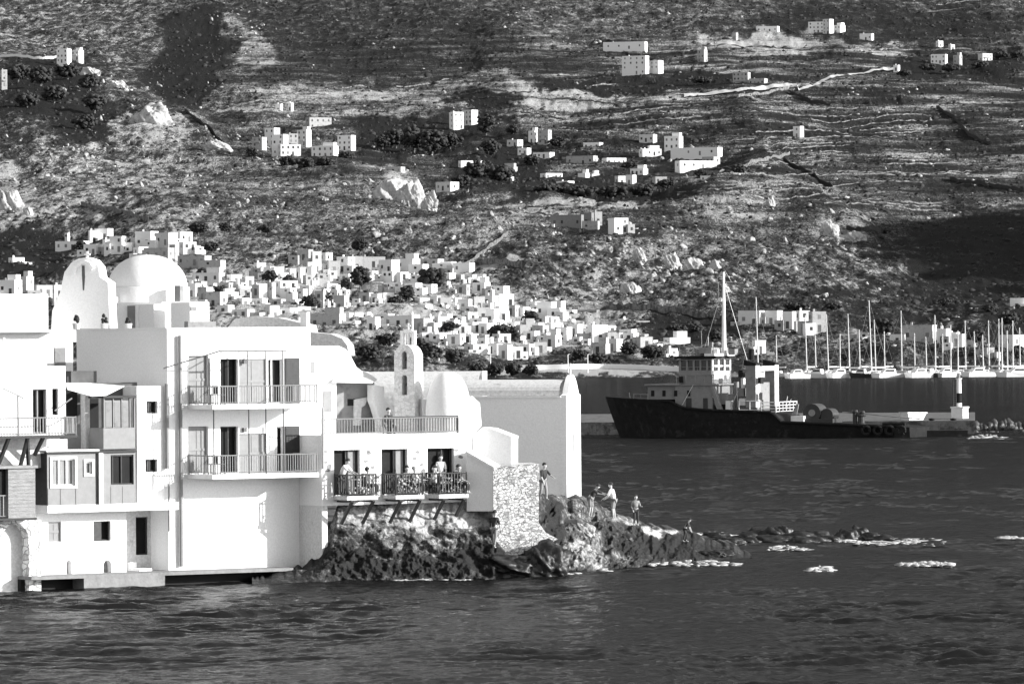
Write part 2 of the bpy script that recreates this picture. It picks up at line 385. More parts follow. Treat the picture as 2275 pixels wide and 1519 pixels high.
def crags(n_, boxes, rmin, rmax):
    V0, F0 = ico(3); px = []; py = []
    for (cx, cy, rx, ry, k) in boxes:
        k = int(k * .62); g1, g2 = rng.standard_normal(k) * .5, rng.standard_normal(k) * .5; gx, gy = cx + rx * g1, cy + ry * g2; kp = fbm(gx / 55, gy / 40, 2, 66) > -.1; px.append(gx[kp]); py.append(gy[kp])
    px = np.concatenate(px); py = np.concatenate(py); x, y, z = terr(px, py); k = len(px)
    var = []
    for i in range(24):
        N_ = rng.standard_normal((9, 3)); N_ /= np.linalg.norm(N_, axis=1)[:, None]; h_ = rng.uniform(.35, 1., 9)
        dt = V0 @ N_.T; d = np.where(dt > .05, h_ / np.maximum(dt, .05), 9).min(1); d = np.minimum(d, 1.5); d = d * (1 + .10 * fbm(V0[:, 0] * 3 + i, V0[:, 2] * 3 + V0[:, 1] * 2, 2, 200 + i)); var.append(V0 * d[:, None])
    A = np.stack([var[i] for i in rng.integers(0, 24, k)]); r = rmin + (rmax - rmin) * rng.uniform(0, 1, k) ** 2.6
    sc_ = np.stack([r * rng.uniform(.6, 1.3, k), r * rng.uniform(.8, 1.3, k), r * rng.uniform(.7, 2.0, k)], 1); th = rng.uniform(.1, 1.1, k)
    B_ = A * sc_[:, None, :]; c_, s_ = np.cos(th)[:, None], np.sin(th)[:, None]
    V = np.stack([B_[:, :, 0] * c_ - B_[:, :, 2] * s_, B_[:, :, 1], B_[:, :, 0] * s_ + B_[:, :, 2] * c_], 2) + np.stack([x, y, z + r * .15], 1)[:, None, :]
    Q = F0[None] + (np.arange(k) * len(V0))[:, None, None]
    o = np_mesh('crags', V.reshape(-1, 3), Q.reshape(-1, 3), 'hill_rock', False); o['kind'] = 'stuff'; tag(o, 'countless pale crags breaking out of the slopes', 'crags')
crags(0, [(1500, 600, 170, 90, 120), (1640, 460, 120, 90, 90), (1870, 530, 110, 60, 50), (880, 430, 130, 60, 70), (250, 380, 380, 130, 240), (600, 420, 260, 130, 170), (330, 240, 120, 70, 60), (560, 90, 80, 110, 50), (950, 520, 260, 70, 110), (1300, 560, 220, 110, 120), (1740, 600, 200, 40, 40), (40, 440, 90, 80, 40), (230, 180, 90, 50, 30), (1050, 100, 500, 110, 60), (200, 60, 300, 80, 50), (1500, 340, 120, 60, 30), (2000, 250, 200, 90, 40), (1250, 660, 220, 50, 60)], .45, 1.5)
# ================================================================== SEA
cw = np.concatenate([np.arange(-6000, -200, 200), np.arange(-200, 2480, 5.0), np.arange(2500, 8000, 200)])
yy = [120.]
while yy[-1] < 640: yy.append(yy[-1] + max(.16, .16 * (yy[-1] / 200) ** 1.6))
while yy[-1] < 1500: yy.append(yy[-1] * 1.004)
yy = np.array(yy)
A, B = np.meshgrid((cw - CX) / F, yy); X = A * B; Y = B
rs = np.random.default_rng(5)
Zw = 0 * X
wx = X + 1.2 * fbm(X / 9, Y / 9, 2, 3); wy = Y + 1.5 * fbm(X / 11, Y / 11, 2, 8)
for k in range(26):
    lam = 0.6 * 1.165 ** (k % 13) * rs.uniform(.85, 1.2); th = R(-90 + 18 + rs.normal(0, 19)); a = .0072 * lam
    fade = np.clip(lam / (2.2 * np.maximum(.16, .16 * (Y / 200) ** 1.6)) - .35, 0, 1)
    Zw += a * fade * (1 - 2 * np.abs(np.sin((wx * math.cos(th) + wy * math.sin(th)) * math.pi / lam + rs.uniform(0, 9)))) 
calm = np.interp(Y, [120, 300, 600, 700, 1500], [1, 1, .8, .5, .4])
Zw = Zw * calm * np.clip(.95 + 1.3 * fbm(X / 6, Y / 14, 4, 60), .08, 3)
Zw = Zw + .03 * fbm(X / .5, Y / .5, 2, 70) * np.clip((420 - Y) / 200, 0, 1)
ms = bpy.data.materials.new('sea_water'); ms.use_nodes = True; MT['sea_water'] = ms
n = ms.node_tree.nodes; l = ms.node_tree.links; n.remove(n['Principled BSDF'])
b = n.new('ShaderNodeBsdfGlossy'); b.inputs['Roughness'].default_value = .1; b.inputs['Color'].default_value = (.9, .9, .9, 1)
df = n.new('ShaderNodeBsdfDiffuse'); df.inputs['Color'].default_value = (.01, .01, .01, 1); fr_ = n.new('ShaderNodeFresnel'); fr_.inputs['IOR'].default_value = 1.33
mxs = n.new('ShaderNodeMixShader'); mlt = n.new('ShaderNodeMath'); mlt.operation = 'MULTIPLY'; mlt.inputs[1].default_value = .35
l.new(fr_.outputs[0], mlt.inputs[0]); l.new(mlt.outputs[0], mxs.inputs[0]); l.new(df.outputs[0], mxs.inputs[1]); l.new(b.outputs[0], mxs.inputs[2]); l.new(mxs.outputs[0], n['Material Output'].inputs[0])
tc = n.new('ShaderNodeTexCoord')
f1 = nz_(.9, (1, .8, 1), 6, .6)
bp = n.new('ShaderNodeBump'); bp.inputs['Strength'].default_value = .8
sx_ = n.new('ShaderNodeSeparateXYZ'); l.new(tc.outputs['Object'], sx_.inputs[0]); mr_ = n.new('ShaderNodeMapRange'); l.new(sx_.outputs[1], mr_.inputs[0])
for i_, v_ in zip((1, 2, 3, 4), (300, 640, .2, 1.2)): mr_.inputs[i_].default_value = v_
l.new(mr_.outputs[0], bp.inputs['Distance'])
l.new(f1, bp.inputs['Height']); l.new(bp.outputs[0], b.inputs['Normal']); l.new(bp.outputs[0], fr_.inputs['Normal'])
sea = np_mesh('sea', np.stack([X.ravel(), Y.ravel(), Zw.ravel()], 1), grid_quads(len(yy), len(cw)), 'sea_water', True, (0, 0, 0)); structure(sea)
print('terrain', len(rows) * len(cols), 'sea', len(yy) * len(cw))
# ================================================================== WATERFRONT HOUSES
FC = Fr(400, 254, 35)                    # the plane of the tall white house; its neighbours are parallel to it
def R4(fr, xl, xr, yt, yb, v=0.):
    xm = (xl + xr) / 2; ym = (yt + yb) / 2
    return fr.U(xl, v, ym), fr.U(xr, v, ym), fr.Z(yb, xm, v), fr.Z(yt, xm, v)
def wall_mb(fr, u0, u1, z0, z1, holes, th=.3, v=0., mb=None):
    mb = mb or MB(); hs = [(max(a, u0), min(b, u1), max(c, z0), min(d, z1)) for a, b, c, d in holes]
    us = sorted({u0, u1, *[h[0] for h in hs], *[h[1] for h in hs]}); zs = sorted({z0, z1, *[h[2] for h in hs], *[h[3] for h in hs]})
    for i in range(len(us) - 1):
        for j in range(len(zs) - 1):
            a, b, c, d = us[i], us[i + 1], zs[j], zs[j + 1]; um = (a + b) / 2; zm = (c + d) / 2
            if any(h[0] < um < h[1] and h[2] < zm < h[3] for h in hs): continue
            mb.add([fr.w(a, v, c), fr.w(b, v, c), fr.w(b, v, d), fr.w(a, v, d)], [(0, 1, 2, 3)])
            mb.add([fr.w(a, v - th, c), fr.w(b, v - th, c), fr.w(b, v - th, d), fr.w(a, v - th, d)], [(3, 2, 1, 0)])
    for a, b, c, d in hs + [(u0, u1, z0, z1)]:
        p = [fr.w(a, v, c), fr.w(b, v, c), fr.w(b, v, d), fr.w(a, v, d)]; q = [fr.w(a, v - th, c), fr.w(b, v - th, c), fr.w(b, v - th, d), fr.w(a, v - th, d)]
        mb.add(p + q, [(0, 4, 5, 1), (1, 5, 6, 2), (2, 6, 7, 3), (3, 7, 4, 0)])
    return mb
def shell(fr, u0, u1, z0, z1, D, holes=(), th=.3, v=0., roof=True, par=.0, m='whitewash', parent=None, name='wall'):
    """front wall with openings, two side walls, back wall and a roof slab"""
    mb = wall_mb(fr, u0, u1, z0, z1, list(holes), th, v)
    mb.box(fr, u0, u0 + th, v - D, v - th - .002, z0, z1); mb.box(fr, u1 - th, u1, v - D, v - th - .002, z0, z1)
    mb.box(fr, u0 + th + .002, u1 - th - .002, v - D, v - D + th, z0, z1)
    w = mb.build(name, m, parent)
    if roof: MB().box(fr, u0 + th + .003, u1 - th - .003, v - D + th + .003, v - th - .005, z1 - par - .25, z1 - par - .003).build('roof', m, parent)
    return w
def opening(parent, fr, rect, v, kind, th=.3, name=None, **k):
    """what fills a hole: kind dark / panel / door / glazed / shuttered / curtain"""
    a, b, c, d = rect; g = .004
    if kind in ('dark', 'glazed', 'curtain', 'twoleaf'):
        nm = name or ('door' if d - c > 1.6 else 'window')
        fm = MB(); w = k.get('fw', .06); vv = v - th * .55
        fm.box(fr, a + g, a + w, vv - .06, vv, c + g, d - g); fm.box(fr, b - w, b - g, vv - .06, vv, c + g, d - g)
        fm.box(fr, a + w + .002, b - w - .002, vv - .06, vv, d - w, d - g); fm.box(fr, a + w + .002, b - w - .002, vv - .06, vv, c + g, c + w)
        if kind != 'dark':
            for q in k.get('mull', [.5]): fm.box(fr, a + (b - a) * q - .03, a + (b - a) * q + .03, vv - .05, vv - .008, c + w + .002, d - w - .002)
        f = fm.build(nm, k.get('fm', 'white_trim'), parent)
        MB().box(fr, a + g, b - g, v - th - .1, v - th - .02, c + g, d - g).build('pane', {'dark': 'interior', 'glazed': 'glass', 'curtain': 'curtain', 'twoleaf': 'interior'}[kind], f)
        return f
    nm = name or {'panel': 'panel', 'door': 'door', 'shuttered': 'shutter'}[kind]
    vv = v - k.get('rec', .12); m = k.get('m', {'panel': 'panel_grey', 'door': 'shutter_paint', 'shuttered': 'shutter_paint'}[kind])
    mb = MB().box(fr, a + g, b - g, vv - .06, vv, c + g, d - g); n_ = k.get('boards', 3)
    for i in range(1, n_): mb.box(fr, a + (b - a) * i / n_ - .015, a + (b - a) * i / n_ + .015, vv + .001, vv + .018, c + .1, d - .1)
    mb.box(fr, a + .05, b - .05, vv + .001, vv + .03, (c + d) / 2 - .05, (c + d) / 2 + .05)
    return mb.build(nm, m, parent)
def rail_mb(pts, h, sp=.13, r=.014, posts=True, rt=.03):
    """railing along a chain of world points at floor height"""
    mb = MB()
    for p, q in zip(pts[:-1], pts[1:]):
        L = (q - p).length; n_ = max(1, int(L / sp)); up = Vector((0, 0, 1))
        mb.tube([p + up * h, q + up * h], rt, 5); mb.tube([p + up * .09, q + up * .09], rt * .7, 4)
        for i in range(1, n_): s = p.lerp(q, i / n_); mb.tube([s + up * .09, s + up * h], r, 4)
    if posts:
        for p in pts: mb.tube([p, p + Vector((0, 0, h + .05))], rt * 1.15, 5)
    return mb
def balcony(parent, fr, u0, u1, z, p, v=0., th=.2, h=.95, sides=(True, True), m='whitewash', mr='light_metal', sp=.13, r=.016, rt=.03):
    s = MB().box(fr, u0, u1, v + .002, v + p, z - th, z).build('balcony', m, parent)
    e = .06; pts = []
    if sides[0]: pts.append(fr.w(u0 + e, v + .05, z))
    pts += [fr.w(u0 + e, v + p - e, z), fr.w(u1 - e, v + p - e, z)]
    if sides[1]: pts.append(fr.w(u1 - e, v + .05, z))
    rail_mb(pts, h, sp, r, rt=rt).build('railing', mr, s)
    return s

# ---------------------------------------------------------------- tall white house
c0 = FC.w(FC.U(400), 0, .3)
big = thing('town_house', 'tall three-storey white house with two long railed balconies', 'house', c0)
uL = FC.U(373, 0, 1000); uR = FC.U(690, 0, 850); zT = FC.Z(731, 530); zB = .3
H_ = {k: R4(FC, *r) for k, r in dict(g1=(419, 463, 790, 897), d1=(490, 529, 797, 897), p1=(531, 592, 797, 897), d2=(596, 630, 797, 897), g2=(419, 463, 947, 1050), d3=(490, 529, 947, 1050), p2=(531, 592, 963, 1050), d4=(612, 632, 947, 1050)).items()}
shell(FC, uL, uR, zB, zT, 7.9, list(H_.values()), .3, parent=big)
MB().box(FC, uL - .03, uR + .03, -7.93, .03, zT + .003, zT + .08).build('parapet_cap', 'whitewash', big)
for k in ('g1', 'g2'): opening(big, FC, H_[k], 0, 'panel', name='shutter', m='panel_grey', rec=.16, boards=2)
for k in ('p1', 'p2'): opening(big, FC, H_[k], 0, 'panel', name='shutter', m='panel_grey', rec=.1, boards=2)
for k in ('d1', 'd3'): opening(big, FC, H_[k], 0, 'twoleaf', mull=[.55], fm='dark_wood')
for k in ('d2', 'd4'): opening(big, FC, H_[k], 0, 'twoleaf', mull=[.35], fm='white_trim')
for (a, b, t, bt) in ((633, 664, 795, 858), (633, 664, 946, 1010)):
    r = R4(FC, a, b, t, bt); mb = MB().box(FC, r[0], r[1], .02, .07, r[2] - .9, r[3])
    for i in range(22): z = r[2] - .85 + (r[3] - r[2] + .8) * i / 22; mb.box(FC, r[0] + .05, r[1] - .05, .071, .09, z, z + .03)
    mb.build('shutter', 'shutter_paint', big)
for (t, u) in ((799, 541), (950, 541)):
    r = R4(FC, u - 3, u + 4, t, t + 9); MB().box(FC, r[0], r[1], .01, .14, r[2], r[3]).build('wall_lamp', 'dark_metal', big)
PB = 2.1
for zpx, zs in ((897, .22), (1050, .22)):
    z = FC.Z(zpx, 540, 0); bu0 = FC.U(417, 0, zpx); bu1 = FC.U(652, 0, zpx)
    bal = balcony(big, FC, bu0, bu1, z, PB, th=.2, h=.82 if zpx < 1000 else .84, sp=.125)
    # chairs' dark heap in the corner
    for q in range(2):
        u = bu0 + .5 + q * .5; mb = MB()
        mb.box(FC, u, u + .42, .5, .92, z + .42, z + .46).box(FC, u, u + .05, .5, .92, z + .47, z + .85)
        for du in (0, .38):
            for dv in (.5, .88): mb.box(FC, u + du, u + du + .04, dv, dv + .04, z + .002, z + .418)
        o = mb.build('balcony_chair', 'dark_wood'); tag(o, 'dark wooden chair, %s of two on the %s balcony of the tall house' % (['outer', 'inner'][q], 'upper' if zpx < 1000 else 'lower'), 'chair', 'chairs on the tall house balconies')
# pergola frame above the upper balcony
pg = MB(); zt = FC.Z(779, 560, 1.3)
zc = FC.Z(897, 540)
zz = FC.Z(790, 560, 0)
for px_ in (552, 592, 630):
    u = FC.U(px_, PB, 820); pg.tube([FC.w(u, PB - .08, zc), FC.w(u, PB - .08, zt)], .03, 5); pg.tube([FC.w(u, PB - .08, zt), FC.w(u, .03, zz + .22)], .025, 4)
uu0 = FC.U(490, PB, 780); uu1 = FC.U(638, PB, 780)
pg.tube([FC.w(uu0, PB - .08, zt), FC.w(uu1, PB - .08, zt)], .04, 5)
pg.tube([FC.w(uu0, PB - .08, zt), FC.w(uu0 - 2.0, .5, zt - .75)], .03, 4)
pg.tube([FC.w(FC.U(462, .6, 850), .7, zc), FC.w(FC.U(462, .6, 850), .7, FC.Z(795, 462, .7))], .06, 5)
pg.build('pergola_frame', 'light_metal', big)
z2 = FC.Z(1050, 540)
for px_ in (475, 553, 591, 630):
    u = FC.U(px_, PB - .06, 980); MB().tube([FC.w(u, PB - .06, z2), FC.w(u, PB - .06, zc - .2)], .028, 5).build('balcony_post', 'dark_metal', big)
for px_, t, bt, r_ in ((401, 745, 1258, .085), (371, 852, 1040, .09), (374, 1075, 1180, .04)):
    MB().tube([FC.w(FC.U(px_, .12, 1000), .14, FC.Z(t, px_, .1)), FC.w(FC.U(px_, .12, 1000), .14, FC.Z(bt, px_, .1))], r_, 8).build('drain_pipe', 'panel_grey', big)
mb = MB().box(FC, FC.U(683, 0, 725), FC.U(690, 0, 725), -.6, -.05, zT + .081, zT + .75)
mb.build('chimney', 'whitewash', big)
# roof terrace clutter behind the parapet of the side wall
for i, (px_, w_, h_) in enumerate(((232, 9, 15), (285, 10, 8), (170, 14, 12))):
    p = P(px_, 731, 259.5); mb = MB().lathe(p, [(0, 0), (.14, 0), (.18, .25), (.16, .26), (0, .26)], 10)
    t = thing('potted_plant', ['small dark pointed plant in a pot on the roof edge left of the dome', 'low dark potted plant on the roof edge below the dome', 'leafy plant in a pot at the left end of the roof edge'][i], 'potted plant', p, 'pots on the roof of the tall house')
    mb.build('pot', 'old_plaster', t)
    V0, F0 = ico(1); lv = MB()
    for k in range(14):
        a = random.random() * 6.28; zz_ = .3 + random.random() * h_ / 50 * 1.2; rr = .16 * (1 - zz_ * .9 / (.3 + h_ / 40)) + .02
        lv.add([(p.x + math.cos(a) * rr + v_[0] * .08, p.y + math.sin(a) * rr + v_[1] * .08, p.z + zz_ + v_[2] * .08) for v_ in V0], F0)
    lv.build('foliage', 'leaf', t)

# ---------------------------------------------------------------- house with the box bays, left of the tall one
bay = thing('bay_house', 'low white house with grey box bays, left of the tall house', 'house', FC.w(FC.U(200), 0, .3))
uA = FC.U(77, 0, 1200); uB = FC.U(281, 0, 1200); zf = FC.Z(1135, 190, 0)
hol = [R4(FC, 107, 137, 1159, 1203), R4(FC, 208, 246, 1157, 1201)]
mb = wall_mb(FC, uA, uB, zB, zf, hol + [R4(FC, 148, 159, 1243, 1300), R4(FC, 230, 248, 1243, 1300)], .35)
mb.box(FC, uA, uA + .3, -5, -.352, zB, zf); mb.box(FC, uB - .3, uB, -1.6, -.352, zB, zf)
mb.build('wall', 'whitewash', bay)
opening(bay, FC, hol[0], 0, 'panel', name='shutter', rec=.12, boards=2, m='panel_grey')
opening(bay, FC, hol[1], 0, 'dark', fm='dark_wood'); r = hol[1]
MB().box(FC, r[0] + .02, r[0] + .42, -.1, -.04, r[2] + .02, r[3] - .02).build('shutter', 'shutter_paint', bay)
for x0, x1 in ((148, 159), (230, 248)):
    r = R4(FC, x0, x1, 1243, 1300); mb = MB(); um = (r[0] + r[1]) / 2; w_ = (r[1] - r[0]) / 2; k = []
    for i in range(9):
        t = math.pi * i / 8; k.append((um + w_ * math.cos(t), r[3] - w_ * 1.3 + w_ * 1.3 * math.sin(t)))
    mb.prism(FC, [(um + w_ + .001, r[3] + .001)] + k[:5] , -.349, -.001) ; mb.prism(FC, [(um - w_ - .001, r[3] + .001)] + k[8:3:-1], -.349, -.001)
    mb.build('niche_arch', 'whitewash', bay)
    MB().box(FC, r[0] + .003, r[1] - .003, -.5, -.36, zB, r[3]).build('niche', 'panel_grey', bay)
# recess with the dark door
uC = uL
rb = -1.5
hd = R4(FC, 302, 331, 1148, 1232, rb)
wall_mb(FC, uB - .8, uC, zB, zf, [hd], .3, rb).build('recess_wall', 'old_plaster', bay)
opening(bay, FC, hd, rb, 'dark', fm='dark_wood', name='door')
MB().box(FC, FC.U(312, -.2, 1262), FC.U(340, -.2, 1262), -1.2, -.3, zB, zB + .35).box(FC, FC.U(316, -.2, 1262), FC.U(330, -.2, 1262), -1.49, -1.21, zB, zB + .6).build('door_step', 'whitewash', bay)
# floor band, carries the bays
zb0, zb1 = FC.Z(1136, 230, 1.), FC.Z(1119, 230, 1.)
ub0, ub1 = FC.U(106, 1., 1125), FC.U(371, 0, 1125)
MB().box(FC, ub0, ub1, -1.8, 1., zb0, zb1).build('floor_slab', 'whitewash', bay)
# white pier with two small windows
up0, up1 = FC.U(305, 0, 1000), uC - .002; zpt = FC.Z(857, 340)
hp = [R4(FC, 326, 350, 891, 918), R4(FC, 323, 350, 1020, 1048)]
mb = wall_mb(FC, up0, up1, zb1 + .002, zpt, hp, .3); mb.box(FC, up0, up0 + .25, -5, -.302, zb1 + .002, zpt); mb.box(FC, up0 + .252, up1, -5, -.302, zpt - .3, zpt)
mb.build('wall', 'whitewash', bay)
for r in hp: opening(bay, FC, r, 0, 'glazed', fm='dark_wood')
# lower bay: big window, small window, right-hand dark window
v1 = 1.0
za, zbm = zb1 + .002, FC.Z(1006, 200, v1)
x0, x1 = FC.U(105, v1, 1060), FC.U(301, v1, 1060)
hw = [R4(FC, 115, 166, 1019, 1079, v1), R4(FC, 190, 204, 1025, 1053, v1), R4(FC, 246, 297, 1010, 1076, v1)]
mb = wall_mb(FC, x0, x1, za, zbm, hw, .12, v1); mb.box(FC, x0, x0 + .1, -.0, v1 - .122, za, zbm)
mb.build('box_bay', 'panel_grey', bay)
MB().box(FC, x0 + .001, x0 + .02, .01, v1 - .1, za + .05, zbm - .02).build('bay_side', 'dark_wood', bay)
MB().box(FC, x0 - .025, x0 - .002, .01, v1 - .02, za + .01, zbm - .01).build('bay_side', 'dark_wood', bay)
for r, kind, ml in ((hw[0], 'curtain', [.34, .68]), (hw[1], 'glazed', []), (hw[2], 'twoleaf', [.12, .5])):
    o = opening(bay, FC, r, v1, kind, .12, mull=ml, fm='white_trim' if kind != 'twoleaf' else 'dark_wood')
    if kind != 'twoleaf':
        t = .1; a, b_, c, d = r; m_ = MB()
        m_.box(FC, a - t, b_ + t, v1 + .002, v1 + .05, d, d + t).box(FC, a - t, b_ + t, v1 + .002, v1 + .05, c - t, c).box(FC, a - t, a, v1 + .002, v1 + .05, c + .001, d - .001).box(FC, b_, b_ + t, v1 + .002, v1 + .05, c + .001, d - .001)
        m_.build('window_surround', 'white_trim', bay)
for px_ in (106, 134, 168): MB().box(FC, FC.U(px_, v1, 1100), FC.U(px_, v1, 1100) + .05, v1 + .002, v1 + .02, za, FC.Z(1084, px_, v1)).build('bay_batten', 'ship_grey', bay)
for px_ in (246, 272): MB().box(FC, FC.U(px_, v1, 1100), FC.U(px_, v1, 1100) + .03, v1 + .002, v1 + .015, za, FC.Z(1080, px_, v1)).build('bay_batten', 'ship_grey', bay)
MB().box(FC, FC.U(218, v1, 1050), FC.U(227, v1, 1050), v1 + .002, v1 + .09, za, zbm).build('corner_post', 'white_trim', bay)
MB().tube([FC.w(FC.U(216, v1, 1050), v1 + .06, za), FC.w(FC.U(216, v1, 1050), v1 + .06, zbm)], .03, 5).build('drain_pipe', 'dark_metal', bay)
MB().box(FC, x0 - .08, x1 + .03, -.2, v1 + .1, zbm + .002, zbm + .09).build('bay_roof', 'dark_wood', bay)
MB().box(FC, x0 - .1, FC.U(218, v1, 1050), -.2, v1 + .12, zbm + .092, zbm + .16).build('bay_roof_top', 'whitewash', bay)
# upper bay with shutters
v2 = .9; r = R4(FC, 230, 300, 950, 1003, v2)
MB().box(FC, r[0], r[1], -.3, v2, zbm + .165, r[3]).build('box_bay', 'panel_grey', bay)
hb = R4(FC, 232, 300, 887, 950, v2); zt2 = FC.Z(884, 260, v2)
mb = MB()
for a, b_ in ((234, 250), (253, 269), (272, 287)):
    q = R4(FC, a, b_, 889, 949, v2); mb.box(FC, q[0], q[1], v2 - .1, v2 - .04, q[2], q[3])
    for i in range(14): z = q[2] + .05 + (q[3] - q[2] - .1) * i / 14; mb.box(FC, q[0] + .04, q[1] - .04, v2 - .039, v2 - .02, z, z + .045)
mb.build('shutters', 'ship_grey', bay)
mb = MB()
for a in (231, 251, 270, 288, 298): u = FC.U(a, v2, 920); mb.box(FC, u, u + .05, v2 - .1, v2 - .001, r[3] + .002, zt2)
mb.build('bay_post', 'ship_grey', bay)
MB().box(FC, r[0] - .05, r[1] + .05, -.3, v2 + .1, zt2 + .002, zt2 + .1).build('bay_roof', 'dark_wood', bay)
# back of the loggia, dark
zl0 = zbm + .165
MB().box(FC, FC.U(140, -1.2, 930), FC.U(305, -1.2, 930), -1.5, -1.2, zl0, FC.Z(850, 200, -1.2)).build('loggia_back', 'interior_grey', bay)
MB().box(FC, FC.U(150, -.9, 960), FC.U(188, -.9, 960), -1.19, -.9, FC.Z(1000, 165, -.9), FC.Z(942, 165, -.9)).build('loggia_parapet', 'panel_grey', bay)
MB().box(FC, FC.U(150, -.5, 900), FC.U(187, -.5, 900), -1.19, -1.1, FC.Z(940, 165, -.9), FC.Z(862, 165, -.9)).build('loggia_door', 'interior', bay)
MB().box(FC, FC.U(198, -.6, 900), FC.U(232, -.6, 900), -1.19, -1.1, FC.Z(1000, 215, -.9), FC.Z(885, 215, -.9)).build('loggia_door', 'interior', bay)
MB().box(FC, FC.U(187, -.6, 930), FC.U(197, -.6, 930), -.9, -.5, zl0, FC.Z(862, 190, -.6)).build('loggia_pier', 'old_plaster', bay)
MB().box(FC, FC.U(158, -2.5, 840), FC.U(215, -2.5, 840), -3.2, -2.5, FC.Z(856, 185, -2.5), FC.Z(824, 185, -2.5)).box(FC, FC.U(150, -2.6, 850), FC.U(160, -2.6, 850), -3, -2.6, FC.Z(856, 155, -2.6), FC.Z(836, 155, -2.6)).build('roof_hut', 'interior_grey', bay)
MB().box(FC, FC.U(145, -2, 858), FC.U(305, -2, 858), -6, -1.6, FC.Z(862, 200, -2), FC.Z(856, 200, -2)).build('roof', 'whitewash', bay)
# canvas awning over the loggia
aw = MB(); A_ = [FC.w(*q) for q in [(FC.U(146, .2, 852), .2, FC.Z(850, 146, .2)), (FC.U(190, .1, 850), .1, FC.Z(850, 190, .1)), (FC.U(276, -.4, 857), -.4, FC.Z(857, 276, -.4)), (FC.U(236, .9, 877), .9, FC.Z(877, 236, .9)), (FC.U(205, 1.1, 880), 1.1, FC.Z(879, 205, 1.1)), (FC.U(150, .9, 862), .9, FC.Z(864, 150, .9))]]
dn = Vector((0, 0, -.03)); aw.add(A_ + [p + dn for p in A_], [(0, 1, 2, 3, 4, 5), (11, 10, 9, 8, 7, 6)] + [(i, (i + 1) % 6 + 0, (i + 1) % 6 + 6, i + 6) for i in range(6)])
tag(aw.build('awning', 'canvas'), 'pale canvas awning stretched over the dark loggia beside the white pier', 'awning')
w2 = MB(); A_ = [FC.w(*q) for q in [(FC.U(80, .9, 1004), .9, FC.Z(1006, 80, .9)), (FC.U(148, .9, 1002), .9, FC.Z(1003, 148, .9)), (FC.U(146, -.5, 978), -.5, FC.Z(978, 146, -.5)), (FC.U(128, -.6, 976), -.6, FC.Z(982, 128, -.6))]]
w2.add(A_ + [p + dn for p in A_], [(0, 1, 2, 3), (7, 6, 5, 4)] + [(i, (i + 1) % 4, (i + 1) % 4 + 4, i + 4) for i in range(4)])
w2.build('lean_to_roof', 'whitewash', bay)

# ---------------------------------------------------------------- stepped white house, far left
lf = thing('balcony_house', 'stepped white house at the left edge with a bracketed balcony', 'house', FC.w(FC.U(60), .6, 3))
va = .8
def LB(xl, xr, yt, yb, v, D, hs=(), m='whitewash', nm='wall'):
    r = R4(FC, xl, xr, yt, yb, v); return shell(FC, r[0], r[1], r[2], r[3], D, [R4(FC, *h, v) for h in hs], .25, v, parent=lf, m=m, name=nm)
d1, d2 = (73, 104, 864, 962), (116, 130, 863, 922)
LB(-70, 146, 814, 968, va, 2.6, (d1, d2)); LB(-70, 104, 790, 813.6, va - .4, 1.9); LB(-60, 56, 772, 789.5, va - .6, 1.6)
opening(lf, FC, R4(FC, *d1, va), va, 'twoleaf', .25, mull=[.45], fm='ship_grey'); opening(lf, FC, R4(FC, *d2, va), va, 'glazed', .25, fm='dark_wood', mull=[])
MB().box(FC, FC.U(10, .2, 765), FC.U(14, .2, 765), 0, .1, FC.Z(772, 12, .2), FC.Z(750, 12, .2)).build('chimney', 'whitewash', lf)
bz = FC.Z(967, 70, va)
bl = balcony(lf, FC, FC.U(-70, va, 960), FC.U(148, va, 960), bz, .95, v=va, th=.1, h=.78, sp=.15, m='dark_wood', r=.02, sides=(False, True))
MB().tube([FC.w(FC.U(40, 1.7, 920), 1.7, bz), FC.w(FC.U(40, 1.7, 920), 1.7, FC.Z(878, 40, 1.7))], .04, 5).build('post', 'light_metal', lf)
MB().tube([FC.w(FC.U(5, 1.7, 862), 1.7, FC.Z(862, 5, 1.7)), FC.w(FC.U(40, 1.7, 878), 1.7, FC.Z(878, 40, 1.7)), FC.w(FC.U(54, 1.7, 886), 1.7, FC.Z(886, 54, 1.7))], .03, 5).build('handrail', 'light_metal', lf)
MB().tube([FC.w(FC.U(132, 1.6, 910), 1.2, FC.Z(912, 132, 1.2)), FC.w(FC.U(170, 1.6, 885), 1.2, FC.Z(884, 170, 1.2))], .035, 5).build('handrail', 'light_metal', lf)
mb = MB()
for a, b_ in (((62, 972), (44, 1036)), ((60, 972), (62, 1036)), ((20, 972), (-4, 1030)), ((96, 972), (76, 1010))):
    mb.tube([FC.w(FC.U(a[0], 1.6, a[1]), 1.6, FC.Z(a[1], a[0], 1.6)), FC.w(FC.U(b_[0], .9, b_[1]), .95, FC.Z(b_[1], b_[0], .9))], .1, 5)
mb.build('bracket', 'dark_wood', lf)
LB(-70, 104, 969.5, 1040, .5, 2.4, m='old_plaster')
MB().box(FC, FC.U(104, -.2, 1040), FC.U(150, -.2, 1040), -.8, -.2, FC.Z(1010, 120, -.2), bz - .2).build('wall', 'old_plaster', lf)
